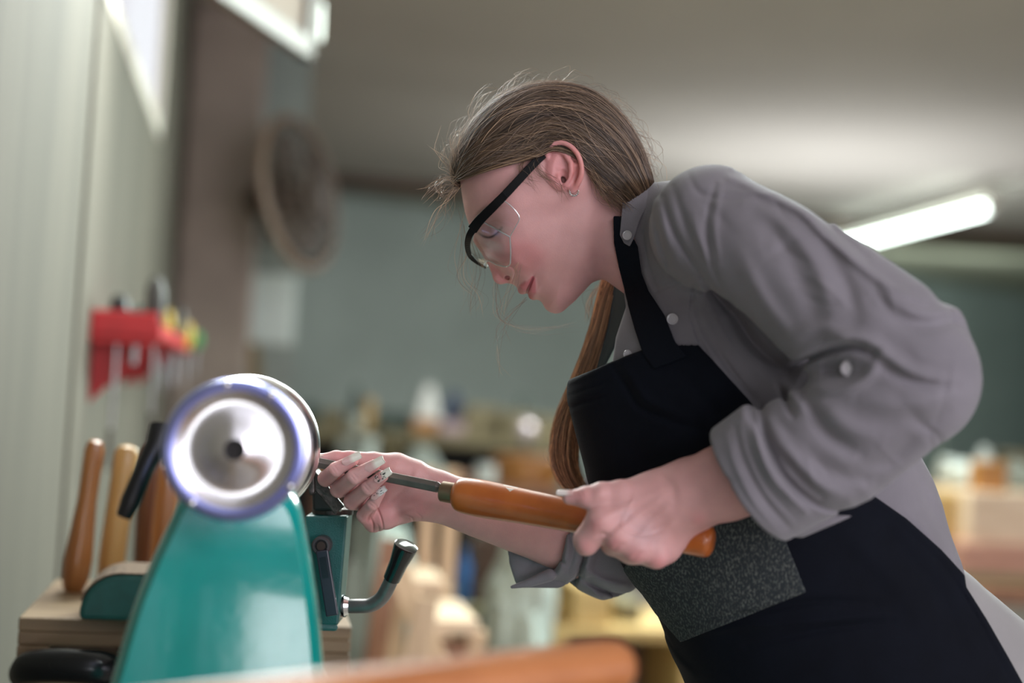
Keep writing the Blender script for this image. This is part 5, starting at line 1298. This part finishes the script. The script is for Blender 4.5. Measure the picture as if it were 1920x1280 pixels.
# combed hair
n = 5200; npt = 26; u = np.linspace(0, 1, npt); P_ = []; LK = []; TK = []
for side, cnt in ((-1, n), (1, 1500)):
    s0 = rng.random(cnt) ** 1.15; t0 = np.where(rng.random(cnt) < .55, rng.uniform(0, .12, cnt), rng.uniform(0, .7, cnt)); t1 = np.clip(t0 + rng.uniform(.35, 1.0, cnt), 0, 1)
    T = t0[:, None] + (t1 - t0)[:, None] * u; ph = rng.uniform(0, 6.28, cnt)[:, None]
    S = s0[:, None] + .018 * np.sin(T * rng.uniform(3, 9, cnt)[:, None] + ph) + rng.normal(0, .035, cnt)[:, None] * (T - t0[:, None])
    clump = .014 * np.sin(s0[:, None] * 60 + T * 4); S = np.clip(S + clump, 0, 1)
    lf = rng.uniform(.3, 4.6, cnt)[:, None] * (.4 + .6 * np.sin(np.pi * u)[None]) + 1.5 * np.sin(s0[:, None] * 70 + T * 5)
    P_.append(hairpt(S, T, lf, side)); LK.append(s0); TK.append(t0)
P_ = np.concatenate(P_); lk = np.concatenate(LK); tk = np.concatenate(TK)
lock = .5 + .5 * np.sin(lk * 47 + 2.2 * np.sin(tk * 5)) * np.sin(lk * 19 + 1.3)   # whole locks run lighter or darker
strands('hair_strands', P_, rng.uniform(.26, .55, len(P_)), haircol(len(P_)) * (.34 + 1.1 * lock[:, None] ** 1.4))
# stray hairs lying across the combed hair
st_ = []
for _ in range(170):
    s_a, t_a = rng.uniform(.05, .95), rng.uniform(.02, .6); ds_, dt_ = rng.normal(0, .16), rng.uniform(.12, .4); w0_ = rng.uniform(-1, 1)
    S = np.clip(s_a + ds_ * u + .08 * w0_ * np.sin(np.pi * u * rng.uniform(.8, 1.8)), 0, 1); T = np.clip(t_a + dt_ * u, 0, 1)
    st_.append(hairpt(S, T, 5.5 + 7 * np.sin(np.pi * u) * rng.random(), -1))
strands('stray_hair', np.array(st_), rng.uniform(.16, .32, len(st_)), haircol(len(st_), 1.2) + .12)
# hair along the temple and sideburn
def wisps(name, base, n, spread, rad=(.22, .42), light=.3, endspread=None, curl=6, npt=26):
    out = []
    for _ in range(n):
        b = base[rng.integers(len(base))]; pts = np.array([K(*p) for p in b], float); m = len(pts)
        es = spread if endspread is None else endspread
        j = rng.normal(0, 1, (m, 3)) * (spread + (es - spread) * np.linspace(0, 1, m))[:, None] * np.array([1, 1, 1.3]); c = spline(pts + j, npt)
        ph = rng.uniform(0, 6.28, 3); fr_ = rng.uniform(2, 6); uu = np.linspace(0, 1, npt)[:, None]
        c = c + curl * uu * np.sin(uu * fr_ + ph) * np.array([1, .6, 1]) * rng.uniform(.1, 1); out.append(c)
    return np.array(out)
tp = wisps('t', [[(1012, 290, -98), (1005, 302, -98), (1012, 322, -99), (1040, 345, -97), (1060, 368, -94)], [(985, 300, -96), (975, 312, -96), (985, 325, -97), (1010, 345, -97)]], 40, 2.5, endspread=7, curl=3)
tp2 = wisps('n', [[(1105, 320, -92), (1130, 345, -84), (1160, 372, -72), (1185, 395, -55)], [(1110, 330, -90), (1135, 365, -82), (1165, 392, -68)]], 120, 4, endspread=8, curl=4)
a_ = np.concatenate([tp, tp2]); strands('temple_hair', a_, rng.uniform(.13, .3, len(a_)), haircol(len(a_), .5))
# tail hanging on the far side, colour lightened to stand for backlight
ctr = spline([K(1200, 365, 60), K(1185, 440, 120), K(1160, 510, 150), K(1141, 560, 152), K(1120, 640, 152), K(1092, 720, 150), K(1068, 780, 148), K(1058, 835, 146), K(1062, 880, 142), K(1085, 925, 140), K(1105, 960, 150)], 34)
rdt = np.interp(np.linspace(0, 1, 34), [0, .2, .35, .55, .7, .85, 1], [26, 26, 21, 25, 27, 27, 14])
N_ = 1500; a0 = rng.uniform(0, 6.28, N_); r_ = np.sqrt(rng.random(N_)); uu = np.linspace(0, 1, 34)
ang = a0[:, None] + uu[None] * rng.normal(0, .8, N_)[:, None]; wob = 3.0 * np.sin(uu[None] * rng.uniform(8, 22, N_)[:, None] + a0[:, None])
rr_ = rdt[None] * r_[:, None] * (1 + .12 * np.sin(6 * a0)[:, None]) + wob
P_ = ctr[None] + np.stack([np.cos(ang) * rr_, np.sin(ang) * rr_ * .25 , np.sin(ang) * rr_], -1)
cut = rng.uniform(.55, 1, N_)
P_ = np.array([np.stack([np.interp(uu * c_ if c_ < .98 else uu, uu, p[:, k]) for k in range(3)], -1) for p, c_ in zip(P_, cut)])
strands('hair_tail', P_, rng.uniform(.35, .75, N_), haircol(N_, 1.5) * np.array([1.1, .98, .9]))
# loose flyaway hair
fl = []
for _ in range(230):
    t0 = rng.uniform(0.02, .95); p = TOP[int(t0 * 399)]; dirn = TOP[min(int(t0 * 399) + 8, 399)] - p; dirn /= np.linalg.norm(dirn) + 1e-9; nn_ = p - np.array([1040, 360]); nn_ /= np.linalg.norm(nn_)
    L = rng.uniform(25, 95); k0 = rng.uniform(.05, .45); q0 = np.array([p[0], p[1], rng.normal(0, 45)]); pts = []
    q0[:2] -= nn_ * abs(q0[2]) ** 2 / 260
    for j in range(6):
        f_ = j / 5; off = dirn * L * f_ * rng.uniform(.8, 1.1) + nn_ * (k0 * L * math.sin(f_ * rng.uniform(2.2, 3.4))) + rng.normal(0, 1.6, 2); pts.append((q0[0] + off[0] + nn_[0] * 2, q0[1] + off[1] + nn_[1] * 2, HW + q0[2]))
    fl.append(spline([K(*a) for a in pts], 26))
front = [[(858, 335, -10), (835, 335, -14), (812, 345, -10), (800, 365, -8)], [(855, 345, 0), (828, 350, 0), (808, 372, 4)], [(858, 335, 0), (842, 318, 0), (828, 300, 10), (822, 270, 10)], [(862, 330, 0), (850, 300, 0), (850, 265, 0), (862, 235, 0)],
         [(858, 350, -5), (838, 372, -10), (820, 405, -10), (790, 455, -5)], [(862, 345, 10), (845, 360, 12), (838, 385, 12), (848, 415, 12)], [(855, 352, 0), (832, 362, 0), (818, 350, 0), (830, 335, 0)]]
fr = wisps('f', front, 75, 4, endspread=9, curl=9)
down = [[(866, 385, 20), (862, 430, 10), (850, 480, 5), (862, 530, 0)], [(868, 420, 40), (872, 470, 40), (868, 520, 45), (885, 560, 45)], [(880, 440, 60), (895, 500, 60), (885, 545, 60), (880, 590, 60)],
        [(975, 495, -60), (962, 530, -50), (950, 565, -40), (938, 590, -30)], [(985, 560, 10), (960, 590, 5), (940, 615, 0), (934, 655, 0)], [(875, 470, 30), (880, 520, 30), (905, 560, 30), (900, 600, 30)],
        [(930, 520, 50), (935, 560, 40), (945, 600, 40), (1000, 620, 60), (1090, 608, 90)], [(936, 650, 0), (935, 680, 0), (942, 705, 0)]]
dw = wisps('d', down, 46, 3.5, endspread=9, curl=9)
tl = wisps('t', [[(1140, 545, 145), (1118, 620, 142), (1095, 690, 140), (1085, 750, 140)], [(1130, 600, 140), (1100, 680, 138), (1080, 740, 138), (1062, 800, 135)], [(1075, 760, 135), (1048, 810, 132), (1038, 860, 130), (1055, 905, 130)], [(1120, 540, 140), (1108, 560, 140), (1102, 600, 140)]], 70, 4, endspread=9, curl=6)
fl = np.concatenate([np.array(fl), fr, dw, tl])
LH_ = strands('loose_hair', fl, rng.uniform(.16, .34, len(fl)), haircol(len(fl), 1.0) + .08, m=mat('loose_hair', (.5, .4, .3), .35, attr='tint', spec=.7)); LH_['kind'] = 'stuff'

# earring
M['silver'] = mat('silver', (.75, .70, .62), .2, 1.0)
ec = K(1076, 358, -98); q = MB(); P_ = [E2W(ec + np.array([-8 * math.cos(a) , 8.5 * math.sin(a), -1.5 * math.cos(a)])) for a in np.linspace(-.2, math.pi + .2, 24)]
q.tube(P_, 1.5 * SC, 8); er = q.build('earring', M['silver'], PR, smooth=True)
for k in range(3, 21, 3): MB().blob(P_[k], (2.3 * SC,) * 3, nu=8, nv=6).build('earring_stone', M['chrome'], er, smooth=True)

# ------------------------------------------------------------------ safety glasses
M['gblack'] = mat('glasses_black', (.002, .002, .0025), .5, spec=.15)
ml_ = bpy.data.materials.new('clear_lens'); ml_.use_nodes = True; nt = ml_.node_tree; nt.nodes.clear()
o_ = nt.nodes.new('ShaderNodeOutputMaterial'); tr_ = nt.nodes.new('ShaderNodeBsdfTransparent'); gl_ = nt.nodes.new('ShaderNodeBsdfGlossy'); gl_.inputs['Roughness'].default_value = .04
lw = nt.nodes.new('ShaderNodeFresnel'); lw.inputs['IOR'].default_value = 1.5; mx = nt.nodes.new('ShaderNodeMixShader'); tr_.inputs[0].default_value = (.90, .93, .93, 1)
nt.links.new(lw.outputs[0], mx.inputs[0]); nt.links.new(tr_.outputs[0], mx.inputs[1]); nt.links.new(gl_.outputs[0], mx.inputs[2]); nt.links.new(mx.outputs[0], o_.inputs[0])
GL = empty('safety_glasses', E2W(K(880, 470, 40)), 'clear safety glasses with black brow bar worn by the woman', 'safety glasses')
bar = [(901, 413, -84), (886, 432, -72), (878.5, 455, -30), (883, 478, 25), (905, 498, 80)]
low = [(957, 495, -80), (949, 500, -55), (932, 496, -20), (914, 489, 20), (912, 501, 72)]
B_ = spline([K(*p) for p in bar], 30); L__ = spline([K(*p) for p in low], 30); V = []; nr_ = 14
for i in range(30):
    for j in range(nr_):
        f_ = j / (nr_ - 1)
        if i == 0 or True:
            p = B_[i] + (L__[i] - B_[i]) * f_
            k_ = math.sin(math.pi * f_) * max(0, 1 - i / 7.0); p = p + (K(956, 444, -90) - (B_[0] + L__[0]) / 2) * k_ * .95
            p = p + np.array([-5, 2, -3]) * math.sin(math.pi * f_) * min(1, i / 8)
        V.append(p)
q = MB(); q.add(E2W(np.array(V)), [(i * nr_ + j, (i + 1) * nr_ + j, (i + 1) * nr_ + j + 1, i * nr_ + j + 1) for i in range(29) for j in range(nr_ - 1)])
ln = q.build('lens', ml_, GL, smooth=True)
sp = spline([K(*p) for p in [(940, 373, -108), (958, 386, -112), (974, 407, -110), (966, 426, -104), (956, 444, -92)]], 14); ap = K(901, 413, -84)
tp_ = spline([K(*p) for p in [(940, 373, -108), (920, 393, -98), (901, 413, -84)]], 14)
V = []; 
for i in range(14):
    a = sp[i]; b = tp_[i] if False else (K(940, 373, -108) + (ap - K(940, 373, -108)) * i / 13)
    for j in range(6): V.append(b + (a - b) * j / 5 + np.array([0, 0, -3 * math.sin(math.pi * j / 5)]))
q = MB(); q.add(E2W(np.array(V)), [(i * 6 + j, (i + 1) * 6 + j, (i + 1) * 6 + j + 1, i * 6 + j + 1) for i in range(13) for j in range(5)]); q.build('side_shield', ml_, GL, smooth=True)
M['edge'] = mat('lens_edge', (.62, .66, .66), .12, .6)
q = MB(); q.tube(E2W(sp), .9 * SC, 8); q.build('shield_edge', M['edge'], GL, smooth=True)
q = MB(); q.tube(E2W(np.array([ap + (K(956, 444, -93) - ap) * t for t in np.linspace(0, 1, 8)])), 1.3 * SC, 8); q.build('seam_edge', M['edge'], GL, smooth=True)
q = MB(); q.tube(E2W(np.vstack([spline([K(956, 444, -92), K(957.5, 470, -88), K(957, 493, -80)], 10), L__[1:]])), 1.2 * SC, 8); q.build('lens_edge', M['edge'], GL, smooth=True)
# black bar and temple
def ribbon(path, w_, th, name, m=M['gblack'], par=GL):
    path = np.asarray(path, float); V = []; n = len(path)
    for i in range(n):
        t = path[min(i + 1, n - 1)] - path[max(i - 1, 0)]; t /= np.linalg.norm(t); h = np.array([0, 0, -1.0]); h = h - t * (h @ t); h /= np.linalg.norm(h); s_ = np.cross(t, h)
        wi = w_[i] if np.ndim(w_) else w_
        for a, b in ((-1, -1), (-1, 1), (1, 1), (1, -1)): V.append(path[i] + s_ * a * wi / 2 + h * b * th / 2)
    Fq = [(0, 1, 2, 3), tuple(4 * (n - 1) + k for k in (3, 2, 1, 0))] + [(4 * i + k, 4 * (i + 1) + k, 4 * (i + 1) + (k + 1) % 4, 4 * i + (k + 1) % 4) for i in range(n - 1) for k in range(4)]
    q = MB(); q.add(E2W(np.array(V)), Fq); return q.build(name, m, par, bevel=.0006)
ribbon(spline([K(*p) for p in [(1019, 290, -94), (1000, 308, -101), (972, 338, -107), (945, 367, -108), (935, 377, -107)]], 16), np.linspace(14, 16, 16), 5, 'temple_arm')
ribbon(spline([K(*p) for p in [(948, 364, -110), (925, 387, -104), (900, 412, -90), (886, 430, -74)]], 16), np.linspace(15, 19, 16), 6, 'temple_front')
bb_ = spline([K(*p) for p in [(889, 427, -78), (880, 442, -60), (876.5, 460, -20), (881, 479, 25), (893, 491, 55), (908, 500, 85)]], 26)
ribbon(bb_, np.linspace(14, 5, 26), 6, 'brow_bar')
ribbon(spline([K(*p) for p in [(908, 500, 85), (925, 480, 150), (950, 440, 180), (1000, 360, 190), (1040, 320, 186)]], 18), 9, 5, 'temple_arm')

# ------------------------------------------------------------------ the gouge in her hands
M['gh'] = mat('varnished_orange', (.47, .125, .022), .34, col2=(.36, .085, .014), nscale=5, stretch=(5, 5, 5), coat=.35, noise=.3)
A0 = E2W(K(578, 863.5, -12)); 
def HW_(px): return -12 + (px - 578) / (1330 - 578) * -270
hp0 = E2W(K(852, 925, HW_(852))); hp1 = E2W(K(1337, 1016, HW_(1337))); hax = hp1 - hp0; HL = np.linalg.norm(hax); hax /= HL
gd = empty('woodturning_gouge', hp0, 'long steel gouge with orange wooden handle held in both hands', 'turning gouge')
prf = [(0, 19), (.006, 24), (.02, 29.5), (.05, 32.2), (.11, 33.5), (.18, 32.5), (.30, 30.5), (.45, 29), (.62, 28), (.80, 27.5), (.92, 28), (.97, 28), (.99, 25), (1, 18)]
pr_ = spline([(t_ * HL, r_ * SC) for t_, r_ in prf], 60); pr_[:, 0] = np.clip(np.maximum.accumulate(pr_[:, 0]), 0, HL)
gh = MB().lathe(hp0, hp1, [tuple(p) for p in pr_], 64).build('handle', M['gh'], gd, smooth=True)
x_, y_, a_ = frame(hax); 
fer0 = hp0 - hax * (25 * SC)
MB().lathe(fer0, hp0, [(0, 14 * SC), (.3 * SC, 17.5 * SC), (1.5 * SC, 18.6 * SC), (24 * SC, 18.6 * SC), (26 * SC, 18.0 * SC)], 40).build('ferrule', mat('bronze_ferrule', (.23, .15, .09), .45, .7, noise=.3, nscale=40), gd, smooth=True)
bl0 = E2W(K(828, 914.6, HW_(828))); tip = A0; ba = tip - bl0; bL = np.linalg.norm(ba); ba /= bL
q = MB(); x_, y_, _ = frame(ba, hint=UP); V = []
sec = [(math.cos(a) * 10.5, math.sin(a) * 11) for a in np.linspace(0, 2 * math.pi, 7)[:-1] + .25]
for t_, k_ in ((-6 * SC, .55), (0, .6), (9 * SC, 1), (bL * .5, 1.0), (bL, .98), (bL + 14 * SC, .5)):
    for cx_, cy_ in sec: V.append(bl0 + ba * t_ + (x_ * cx_ + y_ * cy_) * SC * k_)
q.add(V, [tuple(range(6))[::-1], tuple(30 + k for k in range(6))] + [(i * 6 + k, i * 6 + (k + 1) % 6, (i + 1) * 6 + (k + 1) % 6, (i + 1) * 6 + k) for i in range(5) for k in range(6)])
q.build('blade', M['dsteel'], gd, bevel=.0006)
# pale triangular paint mark; the strip paints the facet's highlight as colour
def onh(px, py, off=.6):
    # the near surface point of the handle under a pixel
    best = None; v = at(px, py, 1.0) - CAM
    for d_ in np.linspace(1.20, 1.46, 700):
        p = CAM + v * d_; t_ = (p - hp0) @ hax; rad = np.linalg.norm(p - hp0 - hax * t_)
        if 0 < t_ < HL and rad < np.interp(t_, pr_[:, 0], pr_[:, 1]) + off * SC: return p
    return None
def patch(poly3, name, m):
    pts = [onh(*p) for p in poly3]; pts = [p for p in pts if p is not None]
    if len(pts) >= 3: q = MB(); q.add(pts, [tuple(range(len(pts)))]); o = q.build(name, m, gd); md = o.modifiers.new('t', 'SOLIDIFY'); md.thickness = .0003; return o
M['cream'] = mat('cream_mark_highlight', (.62, .56, .48), .4)
patch([(943, 908), (950, 915), (956, 921), (963, 917), (972, 914)], 'paint_mark', M['cream'])
patch([(943, 907.5), (972, 914), (1000, 917), (1030, 924), (1060, 931), (1060, 928.5), (1030, 921.5), (1000, 914.5), (972, 910.5)], 'highlight_strip', M['cream'])
